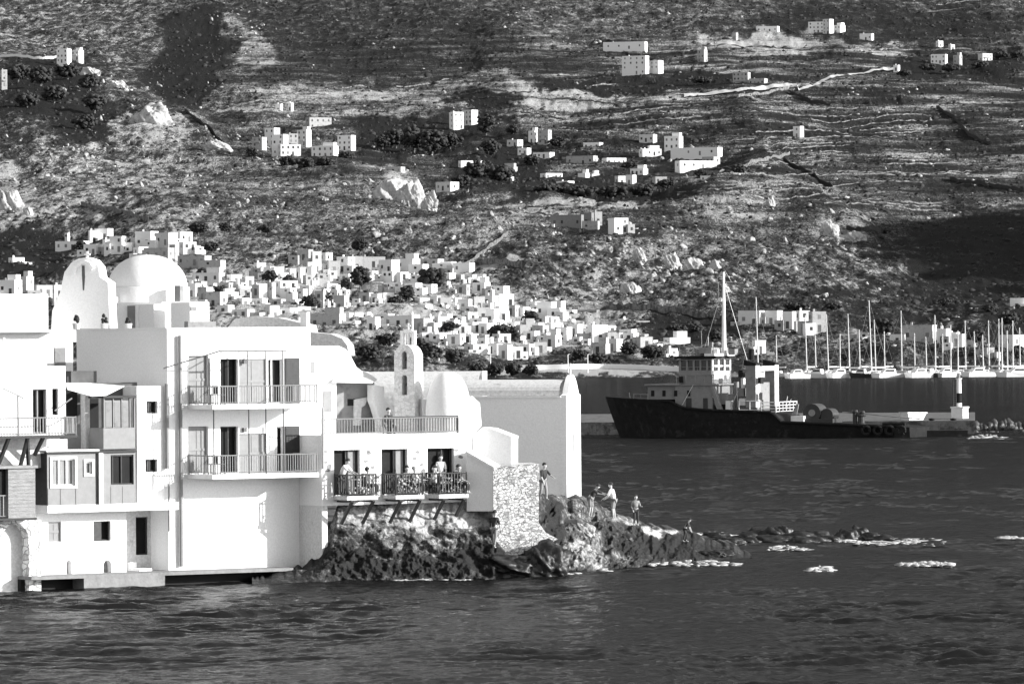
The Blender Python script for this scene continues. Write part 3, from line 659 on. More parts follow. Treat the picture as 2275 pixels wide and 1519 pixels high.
# plank box hanging over the arch
hb = thing('plank_bay', 'weathered plank-clad box room hanging over the stone arch', 'box bay', FC.w(FC.U(40), 1.6, 3.2))
r = R4(FC, 18, 78, 1040, 1150, 1.7); mb = MB().box(FC, r[0], r[1], .6, 1.7, r[2], r[3])
for i in range(14): z = r[2] + (r[3] - r[2]) * i / 14; mb.box(FC, r[0] - .0, r[1] + .0, 1.701, 1.72, z, z + (r[3] - r[2]) / 14 - .02)
mb.build('cladding', 'plank_wood', hb)
MB().box(FC, r[0] - 1.5, r[1] + .08, .5, 1.82, r[3] + .002, r[3] + .12).build('roof', 'plank_wood', hb)
mb = MB().box(FC, r[0] - 1.5, r[0] - .002, .6, 1.5, r[2] + 1.0, r[3]); mb.build('opening', 'interior', hb)
rail_mb([FC.w(r[0] - 1.5, 1.6, r[2]), FC.w(r[0], 1.6, r[2])], .98, .18, .03, False, .03).build('railing', 'plank_wood', hb)
MB().box(FC, r[0] - 1.5, r[1] + .05, .55, 1.75, r[2] - .1, r[2] - .002).build('floor', 'dark_wood', hb)
# rough arch below
ar = thing('stone_arch', 'rough stone arch at the water below the plank box room', 'arch', FC.w(FC.U(20), .9, -.2))
ul, ur = FC.U(-60, 1.0, 1200), FC.U(73, .2, 1200); zt = FC.Z(1156, 40, 1.0)
uo = FC.U(4, .9, 1200); ue = FC.U(64, .9, 1200); um = (uo + ue) / 2; hwd = (ue - uo) / 2; zsp = FC.Z(1200, 30, .9)
pl = [(um + hwd * math.cos(t), zsp + .75 * math.sin(t)) for t in [math.pi * i / 10 for i in range(11)]]
mb = MB().prism(FC, [(um + hwd, -.4), (ur, -.4), (ur, zt), (um, zt)] + pl[5::-1], .1, .9)
mb.prism(FC, [(um, zt), (ul, zt), (ul, -.4), (um - hwd, -.4)] + pl[10:4:-1], .1, .9)
mb.build('arch_ring', 'washed_rubble', ar)
MB().box(FC, ul, ue + .15, -.3, .3, -.4, zt - .02).build('infill', 'old_plaster', ar)

# ---------------------------------------------------------------- curved-parapet house right of the tall one
cu = thing('curved_house', 'white house with a rounded parapet, right of the tall house', 'house', FC.w(FC.U(730), -2.5, 5))
vc = -2.2; g = lambda x, y: (FC.U(x, vc, y), FC.Z(y, x, vc))
pl = [g(668, 1010), g(668, 768), g(752, 768), g(768, 775), g(778, 788), g(784, 800), g(792, 815), g(806, 826), g(806, 840), g(748, 842), g(746, 1010)]
MB().prism(FC, pl, vc - 4, vc).build('wall', 'whitewash', cu)
r = R4(FC, 686, 699, 803, 829, vc); MB().box(FC, r[0], r[1], vc + .002, vc + .03, r[2], r[3]).build('window', 'ship_grey', cu)
r = R4(FC, 718, 736, 868, 914, vc); MB().box(FC, r[0], r[1], vc + .002, vc + .03, r[2], r[3]).build('door', 'ship_grey', cu)
# room under the awning, behind the terrace
r = R4(FC, 746, 832, 850, 1000, vc - .8); 
tr = thing('terrace_room', 'small grey room with dark openings behind the cafe roof terrace', 'room', FC.w(r[0], vc, 5))
MB().box(FC, r[0], r[1], vc - 4, vc - .8, r[2], r[3]).build('wall', 'ship_grey', tr)
mb = MB()
for a, b_ in ((772, 788), (795, 804)): q = R4(FC, a, b_, 886, 901, vc - .8); mb.box(FC, q[0], q[1], vc - .799, vc - .77, q[2], q[3])
mb.build('window', 'interior', tr)
aw = MB(); A_ = [FC.w(FC.U(*q), q[1], FC.Z(q[2], q[0], q[1])) for q in [(738, vc + .3, 848), (826, vc + .5, 850), (838, vc - .6, 842), (818, vc - 1.2, 826), (770, vc - .2, 815), (757, vc - .2, 826)]]
aw.add(A_ + [p + dn for p in A_], [(0, 1, 2, 3, 4, 5), (11, 10, 9, 8, 7, 6)] + [(i, (i + 1) % 6, (i + 1) % 6 + 6, i + 6) for i in range(6)])
tag(aw.build('awning', 'canvas'), 'off-white canvas awning sagging over the small grey room on the cafe roof', 'awning')
# stair and parapet pieces, rough white
st = thing('roof_stair', 'rough white stair wall leaning down onto the cafe roof left of the belfry', 'stair', FC.w(FC.U(840), vc, 5))
MB().prism(FC, [g(832, 855), g(856, 858), g(858, 885), g(876, 922), g(872, 945), g(850, 945), g(838, 905), g(832, 890)], vc - .6, vc - .1).build('wall', 'whitewash', st)
MB().prism(FC, [g(806, 888), g(836, 882), g(830, 900), g(822, 905), g(820, 945), g(806, 945)], vc - 1, vc - .7).build('parapet', 'old_plaster', st)

# ---------------------------------------------------------------- cafe
FE = FC.moved(1.9)
ca = thing('cafe_building', 'low white cafe with three tall doorways and small flowered balconies', 'cafe', FE.w(FE.U(880), 0, 3.5))
e0, e1 = FE.U(715, 0, 1030), FE.U(1042, 0, 1030); ez1 = FE.Z(964, 880); ez0 = FE.Z(1104, 880) - .3
hd = [R4(FE, 742, 800, 999, 1099), R4(FE, 848, 906, 997, 1097), R4(FE, 950, 1009, 995, 1095)]
shell(FE, e0, e1, ez0, ez1, 6, hd, .35, parent=ca)
MB().box(FE, e0, e0 + .3, -1.9, -.02, .2, ez0 - .002).build('lower_wall', 'old_plaster', ca)
for i, r in enumerate(hd):
    opening(ca, FE, r, 0, 'twoleaf', .35, mull=[.62], fm='dark_wood')
    if i < 2: MB().box(FE, r[1] - .62, r[1] - .1, -.3, -.25, r[2] + .02, r[3] - .05).build('door_leaf', 'ship_grey', ca)
rs = random.Random(3)
for px_, py_ in ((724, 1026), (727, 1045), (722, 1003), (820, 1006), (812, 1024), (828, 1037), (818, 1002), (928, 1004), (921, 1018), (937, 1032), (1014, 1000), (1023, 1015), (1017, 1040), (836, 1060), (940, 1060)):
    u, z = FE.hit(px_, py_); n_ = 7; pl = [(u + math.cos(6.283 * i / n_) * rs.uniform(.07, .17), z + math.sin(6.283 * i / n_) * rs.uniform(.05, .1)) for i in range(n_)]
    MB().prism(FE, pl, .001, .012).build('bare_stone', 'ship_grey', ca)
pts = [FE.w(FE.U(690, -.1, 950), -1.2, ez1 + .001), FE.w(e0 + .1, -.12, ez1 + .001), FE.w(e1 - .5, -.12, ez1 + .001), FE.w(e1 - .5, -1.6, ez1 + .001)]
rail_mb(pts[1:], .72, .15, .014, rt=.03).build('terrace_railing', 'light_metal', ca)
rail_mb([FE.w(FE.U(866, -.1, 950), -.2, ez1 + .001), FE.w(e1 - .5, -.2, ez1 + .001)], .76, .15, .022, rt=.04).build('terrace_railing', 'dark_metal', ca)
MB().box(FE, FE.U(712, 0, 960), FE.U(716, 0, 960), .1, .18, ez1 - 1.5, FE.Z(905, 712)).build('post', 'light_metal', ca)
cb = []
for i, (a, b_) in enumerate(((740, 802), (848, 905), (944, 1003))):
    z = FE.Z(1101 - i * 2, a); u0 = FE.U(a, 0, 1100); u1 = FE.U(b_, 0, 1100) + .15
    s = balcony(ca, FE, u0, u1, z, 1.15, th=.18, h=.95, mr='dark_metal', m='old_plaster', sp=.16, r=.022, rt=.035)
    mb = MB()
    for u in (u0 + .25, u1 - .25):
        mb.tube([FE.w(u, 1.2, z - .22), FE.w(u, .3, z - 1.25)], .085, 5); mb.tube([FE.w(u, 1.1, z - .24), FE.w(u, 0, z - .24)], .06, 5)
    mb.build('bracket', 'dark_metal', ca)
    # flower boxes hung on the balcony railing
    t = thing('flower_box', 'trailing flowers hung inside the railing of the %s cafe balcony' % ['left', 'middle', 'right'][i], 'flowers', FE.w((u0 + u1) / 2, 1.1, z), 'flowers on the cafe balconies')
    V0, F0 = ico(1); lv = MB(); bx = MB()
    for k in range(46 if i else 26):
        q = FE.w(rs.uniform(u0 + .1, u1 - .1), rs.uniform(.9, 1.2), z + rs.uniform(.05, .75)); r_ = rs.uniform(.03, .08)
        lv.add([(q.x + v_[0] * r_, q.y + v_[1] * r_, q.z + v_[2] * r_) for v_ in V0], F0)
    lv.build('blossom', 'flowers', t)
    MB().box(FE, u0 + .2, u1 - .2, .78, .96, z + .003, z + .2).build('box', 'dark_wood', t)
    tb = thing('cafe_table', 'small cafe table on the %s balcony behind the flowers' % ['left', 'middle', 'right'][i], 'table', FE.w((u0 + u1) / 2 + .2, .45, z), 'tables on the cafe balconies')
    q = FE.w((u0 + u1) / 2 + .2, .42, z + .002)
    MB().lathe(q, [(0, .7), (.3, .7), (.3, .74), (0, .74)], 14).build('table_top', 'white_trim', tb); MB().lathe(q, [(.2, 0), (.04, .05), (.03, .69)], 8).build('leg', 'dark_metal', tb)
    cb.append((u0, u1, z))
# a fan-shaped grey building (gap) behind the tall house and cafe: plain backs so nothing is open
# ---------------------------------------------------------------- belfry
FB = Fr(905, 262, -18)
be = thing('belfry', 'slender stone belfry with two stacked openings and a small lantern', 'belfry', FB.w(FB.U(905), 0, 4.5))
def gb(x, y): return (FB.U(x, 0, y), FB.Z(y, x))
ub0, ub1 = FB.U(876, 0, 850), FB.U(921, 0, 850); um = (ub0 + ub1) / 2; hw_ = (ub1 - ub0) / 2; zc_ = FB.Z(795, 900); zb_ = FB.Z(1000, 900)
def arch_slab(fr, um, hw_, zc_, zb_, rise, v0, v1, holes):
    """slab with rounded top and arched holes, built as left/right halves round the holes"""
    mb = MB(); zs = [zb_]
    def half(zv):
        if zv <= zc_: return hw_
        t = (zv - zc_) / rise; return hw_ * math.sqrt(max(0, 1 - t * t))
    def hole(zv):
        for (w_, a, b_) in holes:
            if a <= zv <= b_:
                top = b_ - w_
                if zv > top: return w_ * math.sqrt(max(0, 1 - ((zv - top) / w_) ** 2))
                return w_
        return 0
    N = 90; Z_ = [zb_ + (zc_ + rise - zb_) * i / N for i in range(N + 1)]
    for i in range(N):
        a, b_ = Z_[i], Z_[i + 1]; h0, h1 = half(a), half(b_); k0, k1 = hole((a + b_) / 2 - 1e-3), hole((a + b_) / 2 - 1e-3)
        for s in (-1, 1):
            q = [(um + s * k0, a), (um + s * h0, a), (um + s * h1, b_), (um + s * k1, b_)]
            if s < 0: q = q[::-1]
            mb.prism(fr, q, v0, v1)
    return mb
hl = [(.13, FB.Z(821, 900), FB.Z(781, 900)), (.13, FB.Z(878, 900), FB.Z(833, 900))]
arch_slab(FB, um, hw_, zc_, zb_, .62, -1.2, 0, hl).build('tower', 'belfry_stone', be)
MB().box(FB, um - .2, um + .2, -.75, -.65, FB.Z(885, 900), FB.Z(780, 900)).build('recess_back', 'whitewash', be)
for i, (w_, a, b_) in enumerate(hl):
    MB().lathe(FB.w(um, -.35, a + .42), [(0, .16), (.03, .16), (.05, .1), (.07, 0), (.0, 0)], 10).build('bell', 'dark_metal', be)
lz = zc_ + .6
mb = MB()
for s in (-.27, .27): mb.box(FB, um + s - .07, um + s + .07, -.75, -.45, lz, lz + .55)
mb.box(FB, um - .34, um + .34, -.78, -.42, lz + .552, lz + .66).box(FB, um - .05, um + .05, -.7, -.5, lz, lz + .55).box(FB, um - .2, um + .2, -.7, -.5, lz + .662, lz + .72)
mb.build('lantern', 'whitewash', be)
MB().box(FB, um - .03, um + .03, -.63, -.57, lz + .722, lz + 1.0).box(FB, um - .11, um + .11, -.628, -.572, lz + .85, lz + .9).build('cross', 'whitewash', be)
# ---------------------------------------------------------------- small domed chapel right of the belfry
ch = thing('domed_chapel', 'small white chapel with an egg-shaped dome above the cafe terrace', 'chapel', P(995, 1000, 262))
c = P(996, 920, 262); hb_ = 50 * 262 / F
prof = []
for i in range(17):
    t = math.pi / 2 * i / 16; prof.append((1.05 * math.cos(t) ** .8, 1.95 * math.sin(t)))
MB().lathe(c, [(1.05, -2.2)] + prof, 32).build('dome', 'whitewash', ch, True)
r = R4(Fr(996, 262.6, 20), 940, 1048, 905, 1000, 0); F2 = Fr(996, 262.6, 20)
MB().box(F2, F2.U(938, 0, 950), F2.U(1040, 0, 950), -3, .0, F2.Z(1010, 990), F2.Z(886, 960)).build('base', 'whitewash', ch)
F3 = Fr(1050, 264, 30); gg = lambda x, y: (F3.U(x, 0, y), F3.Z(y, x))
MB().prism(F3, [gg(1012, 1108), gg(1012, 930), gg(1030, 884), gg(1050, 880), gg(1066, 895), gg(1070, 945), gg(1056, 960), gg(1040, 985), gg(1042, 1108)], -1.5, 0).build('annex', 'whitewash', ch)
MB().tube([F2.w(F2.U(1041, .3, 895), .32, F2.Z(905, 1041)), F2.w(F2.U(1041, .3, 895), .32, F2.Z(882, 1041))], .04, 6).build('spout', 'panel_grey', ch)
FD = Fr(900, 285, -8)
# long vaulted wall that closes the gap between belfry and chapel
vg = thing('vaulted_hall', 'long grey vaulted roof running behind the belfry and the small dome', 'hall', FD.w(FD.U(950), 0, 4))
pf = []
u0_, u1_ = FD.U(806, 0, 850), FD.U(1060, 0, 850); zt_ = FD.Z(826, 900); ze_ = FD.Z(900, 900)
mb = MB(); ns = 10; vs = []; fs = []
for i in range(ns + 1):
    t = math.pi / 2 * i / ns; v = -1.8 * math.sin(t) ; z = ze_ + (zt_ - ze_) * math.sin(t) ** .8; v = -1.8 + 1.8 * math.cos(t)
    vs += [FD.w(u0_, v, z), FD.w(u1_, v, z)]
for i in range(ns): fs.append((2 * i, 2 * i + 1, 2 * i + 3, 2 * i + 2))
mb.add(vs, fs); mb.box(FD, u0_, u1_, -3.5, 0, ze_ - 3, ze_ - .001); mb.box(FD, u0_, u1_, -3.5, -1.8, ze_, zt_)
mb.build('vault', 'old_plaster', vg)
# ---------------------------------------------------------------- big church
FG = Fr(1250, 272, -14)
gu0, gu1 = FG.U(1030, 0, 950), FG.U(1246, 0, 950); gz0 = FG.Z(1112, 1240); gze = FG.Z(881, 1150); gzt = FG.Z(843, 1150)
cr = thing('church', 'large church with a long shaded side wall and bright gable end', 'church', FG.w(gu1 - 2, -1, gz0))
WG = 33 * 272 / F / math.sin(R(14))
MB().box(FG, gu0, gu1, -WG, 0, gz0 - .6, gze).build('wall', 'whitewash', cr)
FGG = Fr(0, 1, 76); FGG.o = FG.w(gu1, 0, 0)
NV = 14; pv = []
for i in range(NV + 1):
    t = math.pi * i / NV; pv.append((WG / 2 - (WG / 2 - .14) * math.cos(t), gze + .04 + (gzt - gze - .05) * math.sin(t) ** .75))
vs = []; fs = []
for s, z in pv: vs += [FG.w(gu0, -s, z), FG.w(gu1 - .1, -s, z)]
for i in range(NV): fs.append((2 * i, 2 * i + 1, 2 * i + 3, 2 * i + 2))
fs.append(tuple(range(0, 2 * NV + 1, 2)))
MB().add(vs, fs).build('vault_roof', 'old_plaster', cr)
MB().box(FG, gu0, gu1, -.0, .06, gze - .06, gze + .03).build('cornice', 'whitewash', cr)
ov = [(0 - .02, gz0 - .6), (WG + .02, gz0 - .6), (WG + .0, gze + .05), (WG - .35, gze + .12)]
for i in range(1, 9): t = i / 9; ov.append((WG - .35 - (WG / 2 - .35) * t, gze + .12 + (gzt - gze + .05) * math.sin(t * math.pi / 2) ** .9))
ov += [(WG / 2, gzt + .22)]
for i in range(8, 0, -1): t = i / 9; ov.append((.35 + (WG / 2 - .35) * t, gze + .12 + (gzt - gze + .05) * math.sin(t * math.pi / 2) ** .9))
ov += [(.35, gze + .12), (0, gze + .05)]
MB().prism(FGG, ov, 0.002, .28).build('gable_wall', 'whitewash', cr)
MB().box(FGG, WG / 2 - .05, WG / 2 + .05, .08, .16, gzt + .221, gzt + .75).box(FGG, WG / 2 - .17, WG / 2 + .17, .085, .155, gzt + .48, gzt + .57).build('cross', 'whitewash', cr)
MB().box(FGG, WG / 2 - .16, WG / 2 + .16, .281, .3, FG.Z(1003, 1268), FG.Z(965, 1268)).build('slit_window', 'ship_grey', cr)
MB().prism(FGG, [(WG - .1, gz0 - .8), (WG + .45, gz0 - .9), (WG + .1, gz0 + .9), (WG - .1, gz0 + .9)], -.6, .2).build('buttress', 'whitewash', cr)
# ---------------------------------------------------------------- annexes in front of the church
FA = Fr(1090, 262, -16); ga = lambda x, y: (FA.U(x, 0, y), FA.Z(y, x))
an = thing('side_chapel', 'low side chapel with a bright narrow end wall before the church', 'chapel', FA.w(FA.U(1090), 0, 4.4))
MB().prism(FA, [ga(1030, 1060), ga(1036, 985), ga(1056, 962), ga(1070, 950), ga(1090, 952), ga(1136, 970), ga(1136, 1060)], -1.1, 0).build('wall', 'whitewash', an)
MB().prism(FA, [ga(1070, 949), ga(1090, 951), ga(1137, 969), ga(1137, 973), ga(1090, 955), ga(1070, 953)], -1.12, .06).build('coping', 'whitewash', an)
FA2 = Fr(1070, 259.5, -20); g2 = lambda x, y: (FA2.U(x, 0, y), FA2.Z(y, x))
a2_ = thing('lean_to', 'shaded lean-to wall with a slanting coping between the cafe and the rubble wall', 'lean-to', FA2.w(FA2.U(1070), 0, 3))
MB().prism(FA2, [g2(1037, 1135), g2(1037, 1006), g2(1098, 1040), g2(1098, 1135)], -1.0, 0).build('wall', 'whitewash', a2_)
MB().prism(FA2, [g2(1036, 1001), g2(1099, 1037), g2(1099, 1043), g2(1036, 1007)], -1.0, .08).build('coping', 'whitewash', a2_)
# ---------------------------------------------------------------- rubble wall
FR_ = Fr(1100, 259.3, 8); gr = lambda x, y: (FR_.U(x, 0, y), FR_.Z(y, x))
rb_ = MB().prism(FR_, [gr(1104, 1232), gr(1096, 1190), gr(1096, 1038), gr(1102, 1036), gr(1198, 1030), gr(1197, 1160), gr(1212, 1182), gr(1240, 1197), gr(1205, 1216), gr(1150, 1232)], -3, 0).build('rubble_wall', 'rubble')
tag(rb_, 'coarse pale rubble wall with a square top, left of the church', 'stone wall')

# ---------------------------------------------------------------- big domed church, behind the tall house
DC = P(328, 668, 275); dr = 89 * 275 / F
dm = thing('domed_church', 'great white dome on a round drum rising behind the tall house', 'church', (DC.x, DC.y, DC.z - 2.5))
prof = [(dr, 0)] + [(dr * math.cos(math.pi / 2 * i / 18) ** .92, 2.22 * math.sin(math.pi / 2 * i / 18)) for i in range(19)]
zd = P(320, 640, 275).z - DC.z
MB().lathe(DC, [(dr + .1, -2.5), (dr + .1, zd + .02), (dr + .02, zd + .06)] , 48).build('drum', 'whitewash', dm, True)
MB().lathe((DC.x, DC.y, DC.z + zd), [(r_, z_ * (P(320, 566, 275).z - DC.z - zd) / 2.22) for r_, z_ in prof[1:]], 48).build('dome', 'whitewash', dm, True)
for a in (.62, ):
    FF = Fr(403, 272.8, 52); r = R4(FF, 398, 407, 634, 670)
    MB().box(FF, r[0], r[1], -.3, .06, r[2], r[3]).build('slit_window', 'ship_grey', dm)
FH = Fr(320, 271, -14); gh = lambda x, y: (FH.U(x, 0, y), FH.Z(y, x))
MB().box(FH, *R4(FH, 110, 235, 652, 745)[:2], -5, -1, *R4(FH, 110, 235, 660, 760)[2:]).build('nave', 'whitewash', dm)
MB().box(FH, *R4(FH, 235, 360, 652, 745)[:2], -2, 0, *R4(FH, 235, 360, 672, 760)[2:]).build('transept', 'whitewash', dm)
FK = Fr(380, 270.5, 40); r = R4(FK, 342, 420, 676, 760); MB().box(FK, r[0], r[1], -2, 0, r[2], r[3]).build('porch', 'whitewash', dm)
r = R4(FH, 283, 303, 679, 740, .1); MB().box(FH, r[0], r[1], .0, .1, r[2], r[3]).build('door', 'ship_grey', dm)
r = R4(FH, 303, 338, 679, 740, .3); mb = MB().box(FH, r[0], r[0] + .12, .0, .3, r[2], r[3]).box(FH, r[1] - .1, r[1], .0, .3, r[2], r[3]).box(FH, r[0] + .121, r[1] - .101, .0, .3, r[3] - .12, r[3])
mb.build('door_frame', 'whitewash', dm)
MB().box(FH, r[0] + .13, r[1] - .11, .0, .05, r[2], r[3] - .13).build('door', 'ship_grey', dm)
# ---------------------------------------------------------------- arched bell gable left of the dome
FJ = Fr(185, 266, 0); gj = lambda x, y: (FJ.U(x, 0, y), FJ.Z(y, x))
bgb = thing('bell_gable', 'broad white bell gable with a cross, left of the great dome', 'bell gable', FJ.w(FJ.U(185), 0, 10))
FJ = Fr(185, 266, -14)
mb = MB(); pl = [gj(112, 760), gj(116, 690), gj(133, 650), gj(143, 605), gj(158, 584), gj(175, 574), gj(190, 572), gj(205, 577), gj(218, 592), gj(222, 615), gj(240, 628), gj(246, 760)]
MB().prism(FJ, pl, -1.1, 0).build('wall', 'whitewash', bgb)
rim = [(162, 611), (168, 592), (180, 581), (190, 579), (202, 584), (210, 596)]
mb = MB()
for i in range(len(rim) - 1):
    a, b_ = rim[i], rim[i + 1]; cxm, cym = 187, 612
    f = lambda p, s: gj(cxm + (p[0] - cxm) * s, cym + (p[1] - cym) * s)
    mb.prism(FJ, [f(a, .78), f(b_, .78), f(b_, 1.02), f(a, 1.02)], .002, .22)
mb.build('rim', 'whitewash', bgb)
MB().prism(FJ, [gj(182, 590), gj(188, 590), gj(189, 615), gj(187, 645), gj(184, 645), gj(182, 610)], .002, .01).build('crack', 'interior_grey', bgb)
u, z = gj(187, 572); MB().box(FJ, u - .05, u + .05, -.5, -.4, z - .05, z + .3).box(FJ, u - .14, u + .14, -.495, -.405, z + .1, z + .19).build('cross', 'whitewash', bgb)
# ---------------------------------------------------------------- blank white blocks at the upper left
FL = Fr(50, 262, 32)
r = R4(FL, -60, 107, 653, 738)
bw_ = thing('blank_house', 'plain bright white block of a house at the left edge below the hamlet', 'house', FL.w(r[0], 0, r[2]))
MB().box(FL, r[0], r[1], -4, 0, r[2], r[3]).build('wall', 'whitewash', bw_)
r2 = R4(FL, -60, 150, 738.5, 1010, -.7); MB().box(FL, r2[0], r2[1] + .3, -4, -.7, .2, r2[3]).build('lower_wall', 'whitewash', bw_)
MB().box(FL, r2[0], r2[1] - .8, -.69, -.0, r2[3] + .003, r2[3] + .12).build('eave', 'whitewash', bw_)
r3 = R4(FL, 121, 145, 772, 812, -.7); MB().box(FL, r3[0], r3[1], -.699, -.66, r3[2], r3[3]).build('window', 'ship_grey', bw_)
# small bright house and gateposts right of the dome
FM = Fr(440, 268, 30); r = R4(FM, 422, 465, 671, 740)
t = thing('roof_house', 'small bright cube house over the roof right of the great dome', 'house', FM.w(r[0], 0, r[2]))
MB().box(FM, r[0], r[1], -2, 0, r[2], r[3]).build('wall', 'whitewash', t)
q = R4(FM, 423, 436, 681, 690); MB().box(FM, q[0], q[1], .002, .04, q[2], q[3]).build('window', 'ship_grey', t)
r = R4(FM, 418, 480, 714, 745, .8); MB().box(FM, r[0], r[1], .4, .8, r[2], r[3]).build('low_wall', 'ship_grey', t)
FN = Fr(560, 275, -16)
r = R4(FN, 505, 690, 700, 760); t = thing('stone_terrace', 'grey dusty terrace wall just above the roof line of the tall house', 'wall', FN.w(r[0], 0, r[2]))
gn = lambda x, y: (FN.U(x, 0, y), FN.Z(y, x))
MB().prism(FN, [gn(500, 760), gn(505, 728), gn(522, 708), gn(560, 702), gn(620, 706), gn(688, 722), gn(692, 738), gn(735, 742), gn(760, 752), gn(772, 768), gn(775, 790), gn(690, 790)], -1, 0).build('wall', 'old_plaster', t)
# ================================================================== ROCKY SHORE
m = bpy.data.materials.new('shore_rock'); m.use_nodes = True; MT['shore_rock'] = m
n = m.node_tree.nodes; l = m.node_tree.links; b = n['Principled BSDF']; b.inputs['Roughness'].default_value = .85; b.inputs['Specular IOR Level'].default_value = .2
tc = n.new('ShaderNodeTexCoord'); at = n.new('ShaderNodeAttribute'); at.attribute_name = 'tone'
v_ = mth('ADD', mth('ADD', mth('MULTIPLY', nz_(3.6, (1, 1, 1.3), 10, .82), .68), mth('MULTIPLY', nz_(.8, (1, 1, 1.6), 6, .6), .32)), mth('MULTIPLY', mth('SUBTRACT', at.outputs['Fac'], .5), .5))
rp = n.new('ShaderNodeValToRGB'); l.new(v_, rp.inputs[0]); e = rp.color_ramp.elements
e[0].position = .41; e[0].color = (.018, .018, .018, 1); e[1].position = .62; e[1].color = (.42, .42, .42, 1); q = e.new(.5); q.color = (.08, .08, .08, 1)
l.new(rp.outputs[0], b.inputs['Base Color'])
bp = n.new('ShaderNodeBump'); bp.inputs['Strength'].default_value = .9; bp.inputs['Distance'].default_value = .15
l.new(nz_(3, (1, 1, 1.5), 8, .7), bp.inputs['Height']); l.new(bp.outputs[0], b.inputs['Normal'])
def Yw(py, px): return onz(px, py, 0).y
SX = [560, 620, 672, 712, 750, 1040, 1096, 1200, 1262, 1300, 1330, 1370, 1420, 1500, 1560, 1640, 1670]
STP = [1280, 1268, 1258, 1222, 1118, 1100, 1100, 1098, 1100, 1104, 1122, 1140, 1160, 1180, 1194, 1216, 1232]
SBP = [1296, 1293, 1291, 1290, 1288, 1281, 1280, 1272, 1268, 1265, 1262, 1258, 1254, 1248, 1244, 1240, 1238]
fy = lambda px: FE.w(FE.U(px, 0, 1100), 0, 0).y
STY = [256, 256, 256.3, 256.9, 257.7, 261.2, 262, 266, 272, 273, 274, 276, 278, 281, 283, 284, 284]
pxs = np.arange(560, 1671, 1.6); ss = np.linspace(-.12, 1, 90)
PXs, S_ = np.meshgrid(pxs, ss)
bt = np.interp(PXs, SX, SBP); tp = np.interp(PXs, SX, STP) + 5 * fbm(PXs / 16, PXs * 0 + 2, 3, 9); yb = CH * F / (bt - HY - (CX - PXs) * SR); yt = np.interp(PXs, SX, STY)
yb = np.minimum(yb, yt - .5)
pr = np.sign(S_) * np.abs(S_) ** 1.35
Ys = yb + (yt - yb) * pr; zb_ = 0 * yb; zt_ = CH - (tp - HY - (CX - PXs) * SR) * yt / F
Zs = zt_ * S_ + 0 * zb_; 
dxp = PXs - CX
# X from the ray so that columns stay upright
Xs = (dxp * CR + (HY - (bt + (tp - bt) * S_)) * SR) / F * Ys
am = np.clip(zt_ / 2.0, .15, 1)
dsp = (.17 * (1 - 2 * np.abs(fbm(Xs / 1.9, Zs / 1.0 + Xs / 4, 4, 51, .6))) + .17 * fbm(Xs / .42, Zs / .3, 4, 53, .6)) * am
fade = np.clip((1 - S_) * np.where(PXs < 1100, 1.8, 6), 0, 1) * np.where(PXs > 1210, 1.6, 1)
Ys = Ys - dsp * fade; Zs = Zs + dsp * .35 * fade
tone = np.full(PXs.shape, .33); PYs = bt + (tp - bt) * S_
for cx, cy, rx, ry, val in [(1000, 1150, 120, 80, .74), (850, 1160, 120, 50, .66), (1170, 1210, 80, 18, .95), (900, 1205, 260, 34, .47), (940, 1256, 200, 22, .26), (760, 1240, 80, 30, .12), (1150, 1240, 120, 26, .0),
        (1060, 1235, 60, 18, .02), (1290, 1220, 38, 52, .55), (1270, 1135, 90, 42, .46), (1220, 1150, 22, 44, .0), (1400, 1160, 50, 12, .62), (1470, 1180, 40, 8, .75), (1385, 1220, 50, 22, .5), (1480, 1215, 120, 22, .1), (1560, 1225, 80, 16, .06), (680, 1225, 40, 20, .2)]:  # blackest blobs paint in the shade of the low rock and the cleft
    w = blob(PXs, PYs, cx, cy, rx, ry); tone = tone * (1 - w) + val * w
# back strip: plateau under the buildings
back = np.stack([Xs[-1], Ys[-1] + 9, Zs[-1] - .15], 1)
V = np.stack([Xs.ravel(), Ys.ravel(), Zs.ravel()], 1); V = np.concatenate([V, back]); T_ = np.concatenate([tone.ravel(), np.full(len(back), .5)])
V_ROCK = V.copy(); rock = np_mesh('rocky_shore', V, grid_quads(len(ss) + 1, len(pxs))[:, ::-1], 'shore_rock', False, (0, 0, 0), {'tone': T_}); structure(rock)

def rock_obj(name, px, py, w, h, d, m, label, cat='rock', group=None, Y=None, seed=0, sub=5, low=.35):
    """a single boulder: w,h in photo pixels, d its depth in units of width"""
    Y = Y or Yw(py, px); s = Y / F; c = P(px, py, Y); V0, F0 = ico(sub)
    r = np.linalg.norm(V0, axis=1); q = V0 * 2.1 + seed * 7.7
    dd = 1 + .28 * fbm(q[:, 0] + q[:, 2] * .7, q[:, 1] - q[:, 2] * .6, 6, seed, .56) + .16 * np.round(fbm(q[:, 0] * .8, q[:, 2] * .8 + q[:, 1] * .5, 1, seed + 5) * 2) / 2
    V = V0 * dd[:, None] * np.array([w / 2 * s, w / 2 * s * d, h * s * (1 - low)])
    V = V + np.array([c.x, c.y + w / 2 * s * d * .5, c.z + h * s * low * 0 + .0])
    o = np_mesh(name, V, F0, m, False, tuple(c), None)
    return tag(o, label, cat, group)
nb = [(1300, 1180, 44, 26, 'shore_rock'), (1150, 1262, 170, 52, 'rock_wet'), (1205, 1262, 110, 76, 'rock_wet'), (1240, 1165, 34, 22, 'rock_light'), (1378, 1200, 46, 18, 'rock_wet'), (1430, 1226, 60, 20, 'rock_wet'), (1520, 1228, 90, 20, 'rock_wet'), (1590, 1232, 70, 17, 'rock_wet')]
